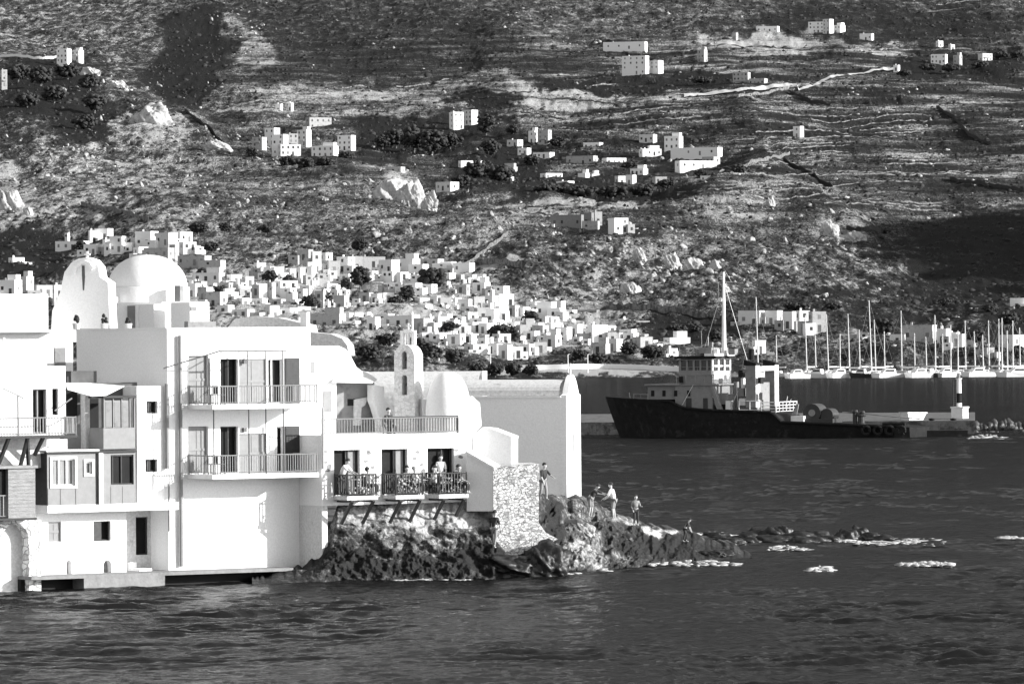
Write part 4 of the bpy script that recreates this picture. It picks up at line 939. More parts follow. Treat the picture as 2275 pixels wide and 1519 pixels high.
lb = ['pale square boulder below the gable end of the church', 'black wedge of rock under the rubble wall', 'black rock rising right of the wedge under the rubble wall', 'rough pale boulder beside the dark cleft right of the rubble wall', 'dark wedge of rock in the middle of the point', 'wet dark rock at the water in front of the point', 'long wet rock slab near the end of the point', 'last dark rock at the tip of the point']
for i, (px_, py_, w_, h_, m_) in enumerate(nb):
    rock_obj('rock', px_, py_, w_, h_, .8, 'rock_wet' if m_ == 'shore_rock' and 0 else ('rock_light' if m_ == 'shore_rock' else m_), lb[i], Y=258.4 if py_ == 1262 else min(Yw(py_, px_), 276) if py_ > 1215 else 268 + i, seed=i + 1)
sk = [(1620, 1204, 70, 14), (1725, 1198, 80, 12), (1790, 1200, 70, 11), (1955, 1197, 50, 10), (1585, 1188, 60, 9), (1660, 1192, 46, 10), (1700, 1188, 60, 16), (1740, 1183, 34, 16), (1770, 1194, 70, 15), (1812, 1190, 50, 14), (1850, 1196, 44, 10), (1880, 1192, 40, 16), (1912, 1188, 34, 20), (1935, 1194, 40, 12), (1665, 1200, 40, 8)]
sk.sort()
for i, (px_, py_, w_, h_) in enumerate(sk):
    w_ *= 1.25; h_ *= 1.7
    rock_obj('skerry', px_, py_ + 4, w_, h_, .5, 'rock_wet', 'low black rock awash off the point, %s from the left in the line of skerries' % ORD[i], group='skerries off the point', seed=20 + i, sub=4)
# hill outcrops
oc = [(338, 285, 95, 62, 'huge rounded pale outcrop below the dark scrub patch on the upper left'), (478, 330, 60, 22, 'flat pale outcrop left of the upper villa'), (870, 440, 70, 46, 'tall pale split crag in the middle of the hillside'), (915, 450, 60, 60, 'leaning pale slab right beside the split crag'), (955, 460, 34, 36, 'small pale crag just right of the leaning slab'), (18, 470, 60, 60, 'smooth pale outcrop cut by the left edge'), (60, 482, 22, 28, 'little boulder right of the smooth outcrop at the left edge'), (1495, 590, 40, 34, 'pale rock face at the top of the crags above the tug mast'), (1540, 600, 44, 30, 'pale jagged rock in the crags above the tug mast'), (1420, 575, 26, 26, 'single pale boulder left of the crags above the tug mast'), (1400, 655, 46, 34, 'pale rock low on the slope behind the tug mast'), (1672, 450, 40, 18, 'pale rock on the spur, leftmost of the pair'), (1712, 462, 18, 26, 'upright pale rock on the spur'), (1845, 520, 40, 32, 'pale rounded rock left of the great shadow'), (1900, 535, 50, 24, 'pale rock at the tip of the great shadow'), (1590, 600, 22, 22, 'leaning pale rock right behind the mast head of the tug'), (200, 170, 40, 22, 'pale rock ledge below the large villa on the left'), (262, 195, 40, 18, 'second pale ledge below the large villa on the left')]
for i, (px_, py_, w_, h_, lb_) in enumerate(oc):
    x, y, z = terr(px_, py_)
    rock_obj('rock_outcrop', px_, py_ - 2, w_, h_ * 1.15, .7, 'outcrop_rock', lb_, 'outcrop', 'pale outcrops on the hillside', Y=float(y), seed=40 + i)

# quay along the houses
def qbox(x0, x1, v0, v1, z0, z1, nm, m_, par): return MB().box(FC, x0, x1, v0, v1, z0, z1).build(nm, m_, par)
qy = thing('quay', 'low concrete quay at the foot of the houses with dark hollows under its slab', 'quay', FC.w(FC.U(400), 1, -.5))
U_ = lambda px, v=1.5: FC.U(px, v, 1290)
uq = [U_(70), U_(186), U_(366), U_(618), U_(652, 1.5), U_(700, 2.2)]
MB().box(FC, uq[0], uq[4], -1, 1.5, .40, .54).build('slab', 'concrete', qy)
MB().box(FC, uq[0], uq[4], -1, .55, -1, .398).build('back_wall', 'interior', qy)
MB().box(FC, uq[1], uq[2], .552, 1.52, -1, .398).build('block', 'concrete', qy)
MB().box(FC, uq[4] + .01, uq[4] + 1.9, -.5, 2.1, -1, .45).build('block', 'concrete', qy)
sl_ = MB().box(FC, U_(690), U_(806, 2.4), .6, 2.6, -1, .4).build('end_block', 'concrete', qy)
rr = random.Random(9)
for i in range(9):
    px_ = 625 + i * 21; rock_obj('boulder', px_, 1297 - i * 1.4, rr.uniform(14, 26), rr.uniform(9, 16), .8, 'rock_dark' if i % 3 else 'rock_light', '%s boulder, %s from the left among the rubble at the end of the quay' % ('dark' if i % 3 else 'pale', ORD[i]), 'boulder', 'rubble at the quay end', Y=FC.w(U_(px_, 2.3), 2.3, 0).y, seed=80 + i, sub=3)
structure(MB().add([(-75, 262, -1), (3, 268, -1), (3, 330, -1), (-75, 330, -1), (-75, 262, 2.2), (3, 268, 2.2), (3, 330, 2.2), (-75, 330, 2.2)], [(3, 2, 1, 0), (4, 5, 6, 7), (0, 1, 5, 4), (1, 2, 6, 5), (2, 3, 7, 6), (3, 0, 4, 7)]).build('ground', 'rock_dark'))
# foam on the water
V0, F0 = ico(1); VV = []; QQ = []; kk = 0
rr = np.random.default_rng(3)
for (x0, x1, y0, y1, n_, hh) in [(1996, 2112, 1249, 1256, 190, .16), (1800, 1846, 1257, 1268, 60, .12), (1985, 2045, 1196, 1206, 40, .08), (1900, 1990, 1200, 1208, 60, .08), (1860, 1905, 1199, 1204, 40, .1), (1088, 1116, 1270, 1277, 50, .12), (1440, 1640, 1244, 1256, 90, .1), (1700, 1790, 1210, 1222, 60, .07), (1650, 1700, 1183, 1188, 30, .06), (2220, 2270, 1189, 1196, 40, .08), (1330, 1350, 1262, 1268, 20, .08), (1200, 1300, 1271, 1275, 26, .06), (1490, 1625, 1183, 1190, 70, .08), (1560, 1600, 1180, 1186, 20, .07), (860, 1060, 1285, 1289, 30, .05), (2150, 2230, 964, 975, 50, .15), (1120, 1700, 1330, 1340, 0, .1), (1940, 2110, 1190, 1212, 40, .04)]:
    for k in range(int(n_ * 1.6)):
        t = rr.uniform(0, 1)
        if math.sin(t * 19 + x0) + math.sin(t * 47 + y0) < -.35: continue
        px_ = x0 + (x1 - x0) * t; py_ = y1 + (y0 - y1) * rr.uniform(0, 1) * (.4 + .6 * math.sin(math.pi * t)); q = onz(px_, py_, .02)
        r_ = rr.uniform(.03, .15) * q.y / 280; VV.append(V0 * (1 + .3 * rr.standard_normal((len(V0), 1))) * [r_ * rr.uniform(1, 3.2), r_, hh * rr.uniform(.15, .6)] + np.array(q)); QQ.append(F0 + kk); kk += len(V0)
mat('foam', .36, .9, .3, 6)
fo = np_mesh('foam', np.concatenate(VV), np.concatenate(QQ), 'foam', True); fo['kind'] = 'stuff'; tag(fo, 'white foam where waves break on the rocks', 'foam')
# ================================================================== BREAKWATER, LIGHT, TUG, YACHTS
def slab_world(name, pts, z0, z1, m_, kind=None):
    n_ = len(pts); mb = MB(); vs = [(x, y, z0) for x, y in pts] + [(x, y, z1) for x, y in pts]
    mb.add(vs, [tuple(range(n_))[::-1], tuple(range(n_, 2 * n_))] + [(i, (i + 1) % n_, (i + 1) % n_ + n_, i + n_) for i in range(n_)])
    o = mb.build(name, m_); 
    if kind: structure(o, kind)
    return o
x_ = lambda px, Y: (px - CX) / F * Y
slab_world('breakwater', [(x_(1180, 612), 614), (x_(2165, 606), 606), (x_(2165, 668), 668), (x_(1180, 676), 676)], -1, 1.35, 'pier_stone', 'structure')
rr = random.Random(5)
for i in range(22):
    px_ = 2168 + (i % 11) * 11 + rr.uniform(-3, 3); py_ = 940 + (i // 11) * 22 + rr.uniform(-4, 4)
    rock_obj('armour_rock', px_, py_ + 8, rr.uniform(16, 26), rr.uniform(14, 22), .9, 'rock_dark', 'dark armour rock, %s from the left in the %s row right of the harbour light' % (ORD[i % 11], 'upper' if i < 11 else 'lower'), 'rock', 'armour rocks by the harbour light', Y=628 - (i // 11) * 16, seed=100 + i, sub=2)
# harbour light
lh = thing('harbour_light', 'slim white beacon tower with a black band and a ladder on the breakwater', 'beacon', P(2130, 945, 622))
c = P(2131, 945, 622); S6 = 622 / F
zf_ = lambda py: (945 - py) * S6
MB().lathe(c, [(.33, zf_(912)), (.3, zf_(895))], 14).build('tower', 'ship_white', lh)
MB().lathe(c, [(.3, zf_(895)), (.28, zf_(873))], 14).build('black_band', 'hull_black', lh)
MB().lathe(c, [(.28, zf_(873)), (.25, zf_(842)), (.36, zf_(841.5)), (.36, zf_(840)), (0, zf_(840))], 14).build('tower_top', 'ship_white', lh)
MB().lathe(c, [(.14, zf_(840)), (.14, zf_(834)), (.05, zf_(832)), (0, zf_(832))], 10).build('lantern', 'ship_grey', lh)
FB6 = Fr(2131, 622, 60)
MB().box(FB6, -.7, .7, -.7, .7, c.z, c.z + zf_(906)).box(FB6, -.78, .78, -.78, .78, c.z + zf_(906) + .001, c.z + zf_(903)).build('pedestal', 'ship_white', lh)
FQ = Fr(2118, 622, -10); mb = MB()
for s in (0, .3): mb.tube([FQ.w(s, .1, c.z + zf_(915)), FQ.w(s, .1, c.z + zf_(845))], .025, 4)
for i in range(16): z = c.z + zf_(915 - i * 4.4); mb.tube([FQ.w(0, .1, z), FQ.w(.3, .1, z)], .02, 4)
mb.build('ladder', 'light_metal', lh)
FP = Fr(2088, 618, -14); p0 = P(2088, 950, 618)
MB().box(FP, -1.2, 1.4, -1.5, 0, p0.z, p0.z + 1.0).build('plinth', 'pier_stone', lh)
# kiosk: a white box flaring upwards
FKi = Fr(2038, 612, 40); gk = lambda x, y: (FKi.U(x, 0, y), FKi.Z(y, x))
ki = thing('hopper', 'white flaring hopper box standing on the breakwater between tug stern and harbour light', 'hopper', P(2038, 949, 612))
MB().prism(FKi, [gk(2024, 948), gk(2043, 948), gk(2058, 918), gk(2017, 918)], -1.2, 0).build('body', 'ship_white', ki)
MB().prism(FKi, [gk(2016, 918), gk(2059, 918), gk(2060, 915.5), gk(2015, 915.5)], -1.3, .08).build('rim', 'ship_white', ki)
for i, px_ in enumerate((2070, 2118)):
    q = P(px_, 945, 608); MB_ = MB().lathe(q, [(.3, 0), (.22, .1), (.2, .55), (.34, .6), (.34, .75), (0, .8)], 10)
    tag(MB_.build('bollard', 'hull_black', None, True), ['black mooring bollard just right of the flaring hopper', 'black mooring bollard at the foot of the harbour light'][i], 'bollard', 'bollards on the breakwater')
# ---------------------------------------------------------------- tug
FS = Fr(1600, 592, -20); BM = 8.2; BC = -BM / 2
tug = thing('tug', 'black-hulled tug with a white wheelhouse and twin funnels alongside the breakwater, bow to the left', 'tug', FS.w(5, BC, 0))
su = lambda px, v=0, py=900: FS.U(px, v, py)
sz = lambda py, px=1600, v=0: FS.Z(py, px, v)
ST = [(1346, 882, .03, 1), (1362, 883, .32, .8), (1392, 885, .62, .55), (1430, 887, .86, .3), (1470, 889, .97, .12), (1488, 890, 1, .06), (1500, 896, 1, .03), (1520, 905, 1, 0), (1560, 909, 1, 0), (1640, 912, 1, 0), (1712, 915, 1, 0), (1722, 922, 1, 0), (1736, 936, 1, 0), (1800, 939, 1, 0), (1900, 943, 1, 0), (1985, 947, .97, 0), (2020, 949, .85, 0), (2036, 950, .6, 0)]
vs = []; NS = 7
for px_, py_, hw_, rk in ST:
    u = su(px_, BC if hw_ < .3 else BC * (1 - hw_)); zt__ = sz(py_, px_)
    for sgn in (1, -1):
        for k in range(NS):
            t = k / (NS - 1); z = zt__ + (-.9 - zt__) * t; w_ = hw_ * BM / 2 * (1 - (.75 * rk) * t ** .8) * (1 - .12 * t)
            vs.append(FS.w(u + rk * 1.9 * t ** 1.1, BC + sgn * w_, z))
fs = []
for i in range(len(ST) - 1):
    a = i * 2 * NS; b_ = a + 2 * NS
    for k in range(NS - 1):
        fs.append((a + k, a + k + 1, b_ + k + 1, b_ + k)); fs.append((b_ + NS + k, b_ + NS + k + 1, a + NS + k + 1, a + NS + k))
    fs.append((a, b_, b_ + NS, a + NS))
fs.append(tuple(range(0, NS)) + tuple(range(2 * NS - 1, NS - 1, -1))); L_ = (len(ST) - 1) * 2 * NS
fs.append(tuple(L_ + k for k in range(NS))[::-1] + tuple(L_ + NS + k for k in range(NS)))
hull = MB().add(vs, fs).build('hull', 'hull_black', tug)
mb = MB()
for s, o in ((0, 0), ):
    pts = [FS.w(su(px_, 0), .06, sz(py_, px_) - .05) for px_, py_, hw_, rk in ST if hw_ > .96]
    mb.tube(pts, .16, 6)
mb.build('rubbing_strake', 'hull_black', tug)
for i in range(4):
    u = su(1925 + i * 26); z = .75; q = FS.w(u, .22, z); t = MB(); M = Matrix.Rotation(0, 4, 'X')
    ring = []
    for j in range(14):
        a = 6.283 * j / 14; ring.append(FS.w(u + .42 * math.cos(a), .2, z + .42 * math.sin(a)))
    t.tube(ring + [ring[0]], .16, 6).build('tyre_fender', 'interior', tug)
dk = sz(908, 1520)
# deckhouse
def sbox(nm, x0, x1, yt, yb, v0, v1, m_, par=tug, xv=None):
    xm = (x0 + x1) / 2; xv = v1 if xv is None else xv
    return MB().box(FS, su(x0, xv, (yt + yb) / 2), su(x1, xv, (yt + yb) / 2), v0, v1, sz(yb, xm, xv), sz(yt, xm, xv)).build(nm, m_, par)
dh = sbox('deckhouse', 1437, 1500, 856, 887, -7.2, -.9, 'ship_grey', xv=-.6); MB().box(FS, su(1500, -.6, 880) + .002, su(1583, -.6, 880), -7.6, -.6, sz(915, 1540, -.6), sz(856, 1540, -.6)).build('deckhouse', 'ship_grey', tug)
for px_ in (1450, 1475, 1501, 1530): sbox('porthole', px_ - 3.5, px_ + 3.5, 867, 880, -.899 if px_ < 1499 else -.599, -.86 if px_ < 1499 else -.56, 'interior', dh)
sbox('upper_deck', 1432, 1590, 853, 856, -7.8, -.4, 'ship_grey')
wh = sbox('wheelhouse_base', 1512, 1583, 833, 853, -7.2, -.9, 'ship_grey')
AF = Fr(0, 1, 70)
whs = su(1508, -.9, 820); whe = su(1583, -.9, 820); zw0, zw1 = sz(833, 1583, -.9), sz(797, 1583, -.9)
Wd = 6.3
# wheelhouse body as posts and glazing: side (dark glass) and aft (white frames)
AF.o = FS.w(whe, -.9, 0)            # aft face plane: u runs away from the viewer, right in the picture
aw_h = []
for r_ in range(3):
    for (t0, t1) in ((.60, .96), (.24, .5)): aw_h.append((.35 + r_ * 2.0, .35 + r_ * 2.0 + 1.55, zw0 + (zw1 - zw0) * (t0 * 1.5 - .5 if 0 else t0), zw0 + (zw1 - zw0) * t1))
za0 = sz(895, 1583, -.9)
w_ = wall_mb(AF, 0, Wd, za0, zw1, [(a, b_, c_, d_) for a, b_, c_, d_ in aw_h], .15).build('wheelhouse', 'ship_white', tug)
for a, b_, c_, d_ in aw_h: MB().box(AF, a + .02, b_ - .02, -.14, -.08, c_ + .02, d_ - .02).build('window', 'glass', w_)
mb = wall_mb(FS, whs, whe - .16, zw0, zw1, [(whs + .25 + i * (whe - whs) / 5, whs + .25 + i * (whe - whs) / 5 + (whe - whs) / 5 - .2, zw0 + .5, zw1 - .15) for i in range(5)], .12, -.9)
mb.build('wheelhouse_side', 'ship_grey', tug)
MB().box(FS, whs + .1, whe - .2, -7.1, -1.05, zw0, zw1).build('wheelhouse_inside', 'glass', tug)
sbox('wheelhouse_roof', 1498, 1590, 791, 797, -7.5, -.5, 'hull_black')
MB().box(AF, -.3, Wd + .3, -.8, .35, zw1 + .002, zw1 + .55).build('roof_edge', 'ship_white', tug)
u0_ = Wd / 2 - .6
MB().box(AF, .3, Wd - .3, -1.6, -.2, zw1 + .552, sz(772, 1600, -4)).build('monkey_island', 'ship_grey', tug)
MB().box(AF, 2.1, 3.3, .002, .04, za0 + .1, za0 + (zw0 - za0) * .9).build('door', 'ship_grey', tug)
mc = FS.w(whe - .6, -3.9, 0); zm0 = sz(790, 1607, -4); zm1 = sz(604, 1607, -4); mc = P(1608, 700, mc.y)
mb = MB().tube([(mc.x, mc.y, zm0), (mc.x, mc.y, zm1)], .26, 8, .12); mb.build('mast', 'ship_white', tug)
zy = sz(627, 1607, -4); MB().tube([(mc.x - 1.1, mc.y, zy), (mc.x + 1.0, mc.y, zy)], .07, 6).build('yard', 'light_metal', tug)
MB().tube([(mc.x - .9, mc.y, zy), (mc.x - .2, mc.y, zm1 + .1)], .03, 4).tube([(mc.x + .85, mc.y, zy), (mc.x + .15, mc.y, zm1 + .1)], .03, 4).tube([(mc.x - .55, mc.y, zy - .2), (mc.x - .55, mc.y, zy - 2.2)], .05, 4).build('halyard', 'light_metal', tug)
MB().box(FS, FS.U(1596, -4, 700) , FS.U(1604, -4, 700), -4.1, -3.9, sz(670, 1600, -4), sz(662, 1600, -4)).build('mast_light', 'ship_white', tug)
# funnels joined by a beam
for v0, nm in ((-.6, 'funnel'), (-7.2, 'funnel')):
    fu0, fu1 = su(1657, -.6, 860), su(1678, -.6, 860); z0_, z1_ = sz(905, 1670, -.6), sz(812, 1670, -.6)
    mb = MB().box(FS, fu0, fu1, v0 - 1.3, v0, z0_, z1_); f_ = mb.build(nm, 'ship_grey', tug)
    MB().box(FS, fu1 + .001, fu1 + .08, v0 - 1.32, v0 + .02, z0_, z1_).build('lit_aft_face', 'ship_white', f_)  # sunlit aft side painted white on the grey funnel
    MB().prism(FS, [(fu0 - .2, z1_ + .002), (fu1 + .1, z1_ + .002), (fu1 + .1, z1_ + .25), (fu0 - .2, z1_ + .6)], v0 - 1.3, v0 + .05).build('funnel_top', 'hull_black', f_)
MB().box(FS, fu0 + .3, fu1 + .02, -7.1, -1.9, z1_ - .55, z1_ - .1).build('bridge_beam', 'ship_white', tug)
MB().box(FS, fu0 - .2, fu1 - .3, -6.5, -2.2, z0_ - 1, sz(850, 1670, -.6)).build('engine_casing', 'ship_grey', tug)
MB().box(AF, 2.6, 3.9, -.1, 0, 0, 0.1) 
AF2 = Fr(0, 1, 70); AF2.o = FS.w(fu1 - .3, -2.2, 0)
MB().box(AF2, .8, 1.9, .002, .06, z0_ - .6, z0_ + 1.4).build('casing_door', 'interior', tug)
# railings and gear aft of the funnels
mb = MB(); za = sz(916, 1715)
zrl = za
o_ = rail_mb([FS.w(su(1690), -.3, za), FS.w(su(1722), -.3, za), FS.w(su(1722), -7.6, za)], 1.05, 1.1, .03, rt=.05)
for z in (.4, .72): o_.tube([FS.w(su(1690), -.3, za + z), FS.w(su(1722), -.3, za + z), FS.w(su(1722), -7.6, za + z)], .04, 4)
o_.build('railing', 'ship_white', tug)
rail_mb([FS.w(su(1640), -.3, sz(912, 1650)), FS.w(su(1688), -.3, sz(912, 1650))], 1.0, .9, .03, rt=.04).build('railing', 'ship_white', tug)
rail_mb([FS.w(su(1500), -.5, sz(853, 1500)), FS.w(su(1583), -.5, sz(853, 1583))], .95, .9, .025, rt=.035).build('railing', 'ship_grey', tug)
rail_mb([FS.w(su(1400), -1.2, sz(886, 1400)), FS.w(su(1436), -.5, sz(887, 1436))], .5, .9, .03, rt=.05).build('bow_railing', 'ship_grey', tug)
MB().prism(FS, [(su(1590), sz(913, 1590)), (su(1600), sz(913, 1600)), (su(1580), sz(856, 1580)), (su(1574), sz(856, 1574))], -1.2, -.5).build('stair', 'ship_grey', tug)
for (x0, x1, yt, yb, v0, v1, m_) in ((1640, 1652, 862, 880, -2, -1.2, 'ship_grey'), (1642, 1656, 885, 900, -2.4, -1.2, 'ship_white'), (1618, 1630, 875, 905, -3, -2, 'ship_grey'), (1612, 1622, 890, 912, -2, -1, 'ship_white')): sbox('deck_locker', x0, x1, yt, yb, v0, v1, m_)
for i, (x0, x1, yt, yb, v0, v1, m_, nm) in enumerate([(1545, 1556, 776, 791, -4, -3, 'ship_grey', 'searchlight'), (1560, 1572, 768, 791, -5, -4.4, 'hull_black', 'radar_box'), (1575, 1582, 760, 791, -3, -2.6, 'ship_grey', 'aerial_box'), (1586, 1594, 776, 791, -2.2, -1.5, 'ship_white', 'horn_box'), (1618, 1632, 775, 788, -5, -3.8, 'ship_grey', 'radar_box'), (1646, 1652, 840, 862, -3, -2.4, 'ship_white', 'vent'), (1630, 1638, 848, 884, -4, -3.4, 'ship_grey', 'vent'), (1640, 1650, 822, 838, -6, -5, 'interior', 'deck_stack'), (1524, 1536, 884, 907, -1.0, -.55, 'boat_dark', 'door'), (1562, 1572, 884, 909, -1.0, -.55, 'boat_dark', 'door'), (1590, 1610, 898, 914, -2.6, -1.4, 'interior', 'hatch'), (1684, 1690, 838, 852, -1.5, -.5, 'interior', 'vent'), (1686, 1694, 872, 888, -1.5, -.5, 'ship_grey', 'vent'), (1508, 1516, 836, 852, -.85, -.6, 'interior', 'life_ring_box')]): sbox(nm, x0, x1, yt, yb, v0, v1, m_)
for x0, y0, x1, y1, v_ in [(1560, 791, 1558, 735, -4), (1572, 791, 1574, 748, -5), (1640, 905, 1636, 850, -1), (1745, 905, 1750, 880, -2), (1748, 906, 1758, 886, -2), (1600, 660, 1560, 790, -4), (1612, 640, 1660, 800, -4), (1400, 884, 1398, 872, -3), (1620, 912, 1640, 868, -.8), (1540, 855, 1512, 906, -.4), (1583, 880, 1600, 912, -.6)]:
    MB().tube([FS.w(su(x0, v_, y0), v_, sz(y0, x0, v_)), FS.w(su(x1, v_, y1), v_, sz(y1, x1, v_))], .022, 4).build('stay' if abs(x0 - x1) > 25 else 'whip_aerial', 'ship_white', tug)
for z_ in (0, 1):
    r_ = rail_mb([FS.w(su(1505), -.95, zw0 - .05), FS.w(su(1583), -.95, zw0 - .05)] if z_ else [FS.w(whs, -1.2, zw1 + .3), FS.w(whe, -1.2, zw1 + .3)], .9, .8, .025, rt=.03); r_.build('railing', 'ship_grey', tug)
MB().lathe(FS.w(su(1670, -5), -5, z1_ + .6), [(.0, 0), (.35, 0), (.3, 1.1), (0, 1.15)], 12).build('exhaust', 'hull_black', tug)
zd_ = sz(938, 1800)
def deck_cyl(px_, v, r_, L_, z_, nm, m_):
    u = su(px_, v); ring0 = [FS.w(u + r_ * math.cos(6.283 * j / 16), v, z_ + r_ * math.sin(6.283 * j / 16)) for j in range(16)]; ring1 = [p - FS.n * L_ for p in ring0]
    MB().add(ring0 + ring1, [tuple(range(16))[::-1], tuple(range(16, 32))] + [(j, (j + 1) % 16, (j + 1) % 16 + 16, j + 16) for j in range(16)]).build(nm, m_, tug)
deck_cyl(1803, -2.4, .95, 2.6, zd_ + .95, 'winch_drum', 'boat_dark'); deck_cyl(1803, -2.3, .35, .2, zd_ + .95, 'winch_hub', 'ship_grey'); deck_cyl(1836, -2.6, .7, 2.2, zd_ + .7, 'winch_drum', 'boat_dark')
sbox('winch_bed', 1785, 1850, 930, 939, -5.5, -2, 'boat_dark')
sbox('deck_box', 1757, 1785, 924, 936, -3.4, -1.5, 'ship_white')
MB().prism(FS, [(su(1758, -2), sz(922, 1758)), (su(1770, -2), sz(922, 1770)), (su(1774, -2), sz(898, 1774)), (su(1769, -2), sz(898, 1769))], -2.2, -2).build('davit', 'ship_grey', tug)
for px_, h_, r_ in ((1898, 1.5, .34), (1913, 1.4, .3), (1912, 1.1, .5)):
    MB().lathe(FS.w(su(px_, -3), -3 - (px_ % 7) * .2, sz(944, px_)), [(r_, 0), (r_ * .7, .2), (r_ * .7, h_ - .3), (r_ * 1.1, h_ - .2), (r_ * .8, h_), (0, h_)], 12).build('tow_post', 'boat_dark', tug)
MB().tube([FS.w(su(1930), -3.4, zd_ + .7), FS.w(su(2020), -4, zd_ + .25)], .06, 5).tube([FS.w(su(1850), -3.4, zd_ + 1.0), FS.w(su(1930), -3.4, zd_ + .7)], .06, 5).build('tow_rope', 'light_metal', tug)
MB().box(FS, su(1960), su(2010), -.3, .02, sz(947, 1985), sz(939, 1985)).build('bulwark', 'hull_black', tug)
# dark mooring pontoon at the stern
pn = thing('pontoon', 'black floating pontoon moored behind the stern of the tug', 'pontoon', P(2095, 975, 590))
FPn = Fr(2095, 590, -4); MB().box(FPn, FPn.U(2034, 0, 965), FPn.U(2150, 0, 965), -3, 0, -.5, FPn.Z(956, 2095)).build('deck', 'hull_black', pn)

# ---------------------------------------------------------------- yachts
MH = ['hull_white', 'boat_dark']
def yacht(px, pyt, pyb, L, rot, dark=False, Y=None, rake=0):
    Y = 1340 + (pyb * 7 + px * 3) % 40; c = P(px, 740, Y); c.z = 0; f = Fr(0, 1, rot); f.o = Vector((c.x, c.y, 0)); s = c.y / F
    y = thing('sailing_yacht', None, 'yacht', (c.x, c.y, 0), 'yachts moored along the far shore'); b_ = L * .16
    ST = [(-L * .5, .02, 1.25), (-L * .38, .5, 1.12), (-L * .15, .9, 1.0), (L * .1, 1, .95), (L * .35, .9, .95), (L * .47, .75, 1.0)]
    vs = []; fs = []; n_ = 4
    for u, w_, zt in ST:
        for sg in (1, -1):
            for k in range(n_): t = k / (n_ - 1); vs.append(f.w(u + (L * .06 * t if u < -L * .4 else 0), sg * w_ * b_ * (1 - .45 * t * t), zt - (zt + .4) * t))
    for i in range(len(ST) - 1):
        a = i * 2 * n_; q = a + 2 * n_
        for k in range(n_ - 1): fs += [(a + k, a + k + 1, q + k + 1, q + k), (q + n_ + k, q + n_ + k + 1, a + n_ + k + 1, a + n_ + k)]
        fs.append((a, q, q + n_, a + n_))
    q = (len(ST) - 1) * 2 * n_; fs.append(tuple(q + k for k in range(n_))[::-1] + tuple(q + n_ + k for k in range(n_)))
    MB().add(vs, fs).build('hull', MH[dark], y)
    MB().prism(f, [(-L * .2, .95), (L * .18, .93), (L * .16, 1.5), (-L * .08, 1.55)], -b_ * .55, b_ * .55).build('cabin', 'hull_white', y)
    MB().prism(f, [(-L * .1, 1.15), (L * .12, 1.15), (L * .11, 1.36), (-L * .06, 1.38)], b_ * .551, b_ * .57).build('cabin_window', 'glass', y)
    h = P(px, pyt, Y).z; ma = f.w(-L * .06, 0, 0); mx_ = Vector((c.x, c.y, 0)); 
    MB().tube([(c.x, c.y, 1.4), (c.x - rake * s, c.y, h)], .2, 6, .13).build('mast', 'mast_paint', y)
    MB().tube([f.w(.1, 0, 2.3), f.w(L * .36, 0, 2.3)], .19, 6).build('furled_sail', 'canvas' if not dark else 'boat_dark', y)
    MB().tube([(c.x - rake * s * .97, c.y, h * .97), f.w(-L * .48, 0, 1.3)], .025, 3).tube([(c.x - rake * s, c.y, h), f.w(L * .46, 0, 1.0)], .025, 3).tube([(c.x - .9, c.y, h * .55), (c.x + .9, c.y, h * .55)], .04, 4).build('rigging', 'light_metal', y)
    MB().tube([f.w(-.4, b_ * .9, .95), f.w(-.4, b_ * .9, 1.5), f.w(L * .4, b_ * .8, 1.5)], .03, 3).build('guard_rail', 'light_metal', y)
    return y
YL = [(1684, 660, 824, 10, 30, 0, 4, 'tall-masted yacht just behind the tug funnels'), (1792, 700, 826, 9, 38, 0, 3, 'first white yacht right of the tug funnels'), (1840, 698, 828, 9, 34, 0, 4, 'white yacht, second mast right of the tug funnels'), (1887, 697, 820, 8, 42, 0, 3, 'yacht with the thin mast between two taller masts'), (1936, 667, 822, 11, 30, 0, 5, 'yacht with the tallest mast right of the tug, radar dome halfway up'), (1945, 710, 826, 9, 36, 0, 3, 'shorter-masted yacht right next to the tallest mast'), (2003, 690, 828, 12, 25, 0, 1, 'long white yacht moored in front of the pale grey house'), (2078, 700, 826, 10, 33, 0, 1, 'white yacht with a straight mast halfway between long yacht and harbour light'), (2112, 722, 824, 8, 40, 1, 0, 'dark-hulled yacht just left of the harbour light'), (2128, 734, 822, 8, 45, 0, 0, 'small yacht directly behind the harbour light'), (2145, 712, 828, 10, 30, 0, 1, 'white yacht with its mast just right of the harbour light'), (2197, 712, 828, 10, 28, 0, 1, 'white yacht, fourth mast from the right edge'), (2219, 708, 824, 9, 38, 0, 0, 'yacht of the left mast in the close pair at the right'), (2226, 706, 829, 9, 33, 0, 0, 'yacht of the right mast in the close pair at the right'), (2250, 712, 830, 12, 22, 0, 0, 'long white yacht with the rightmost mast')]
for px_, a, b_, L, rt, dk_, rk_, lb_ in YL:
    y = yacht(px_, a, b_, L, -rt if px_ % 2 else rt, bool(dk_), rake=rk_); y['label'] = lb_
for i, (px_, a) in enumerate([(1725, 745), (1812, 738), (1866, 742), (1910, 732), (1965, 736), (2032, 740), (2058, 748), (2094, 742), (2166, 736), (2184, 744), (2238, 734), (2266, 728)]):
    y = yacht(px_, a, 826, rr.uniform(6.5, 8.5), rr.choice((-1, 1)) * rr.uniform(25, 50), i % 4 == 1, rake=rr.uniform(0, 2)); y['label'] = '%s short-masted yacht from the left along the far shore' % ORD[i]
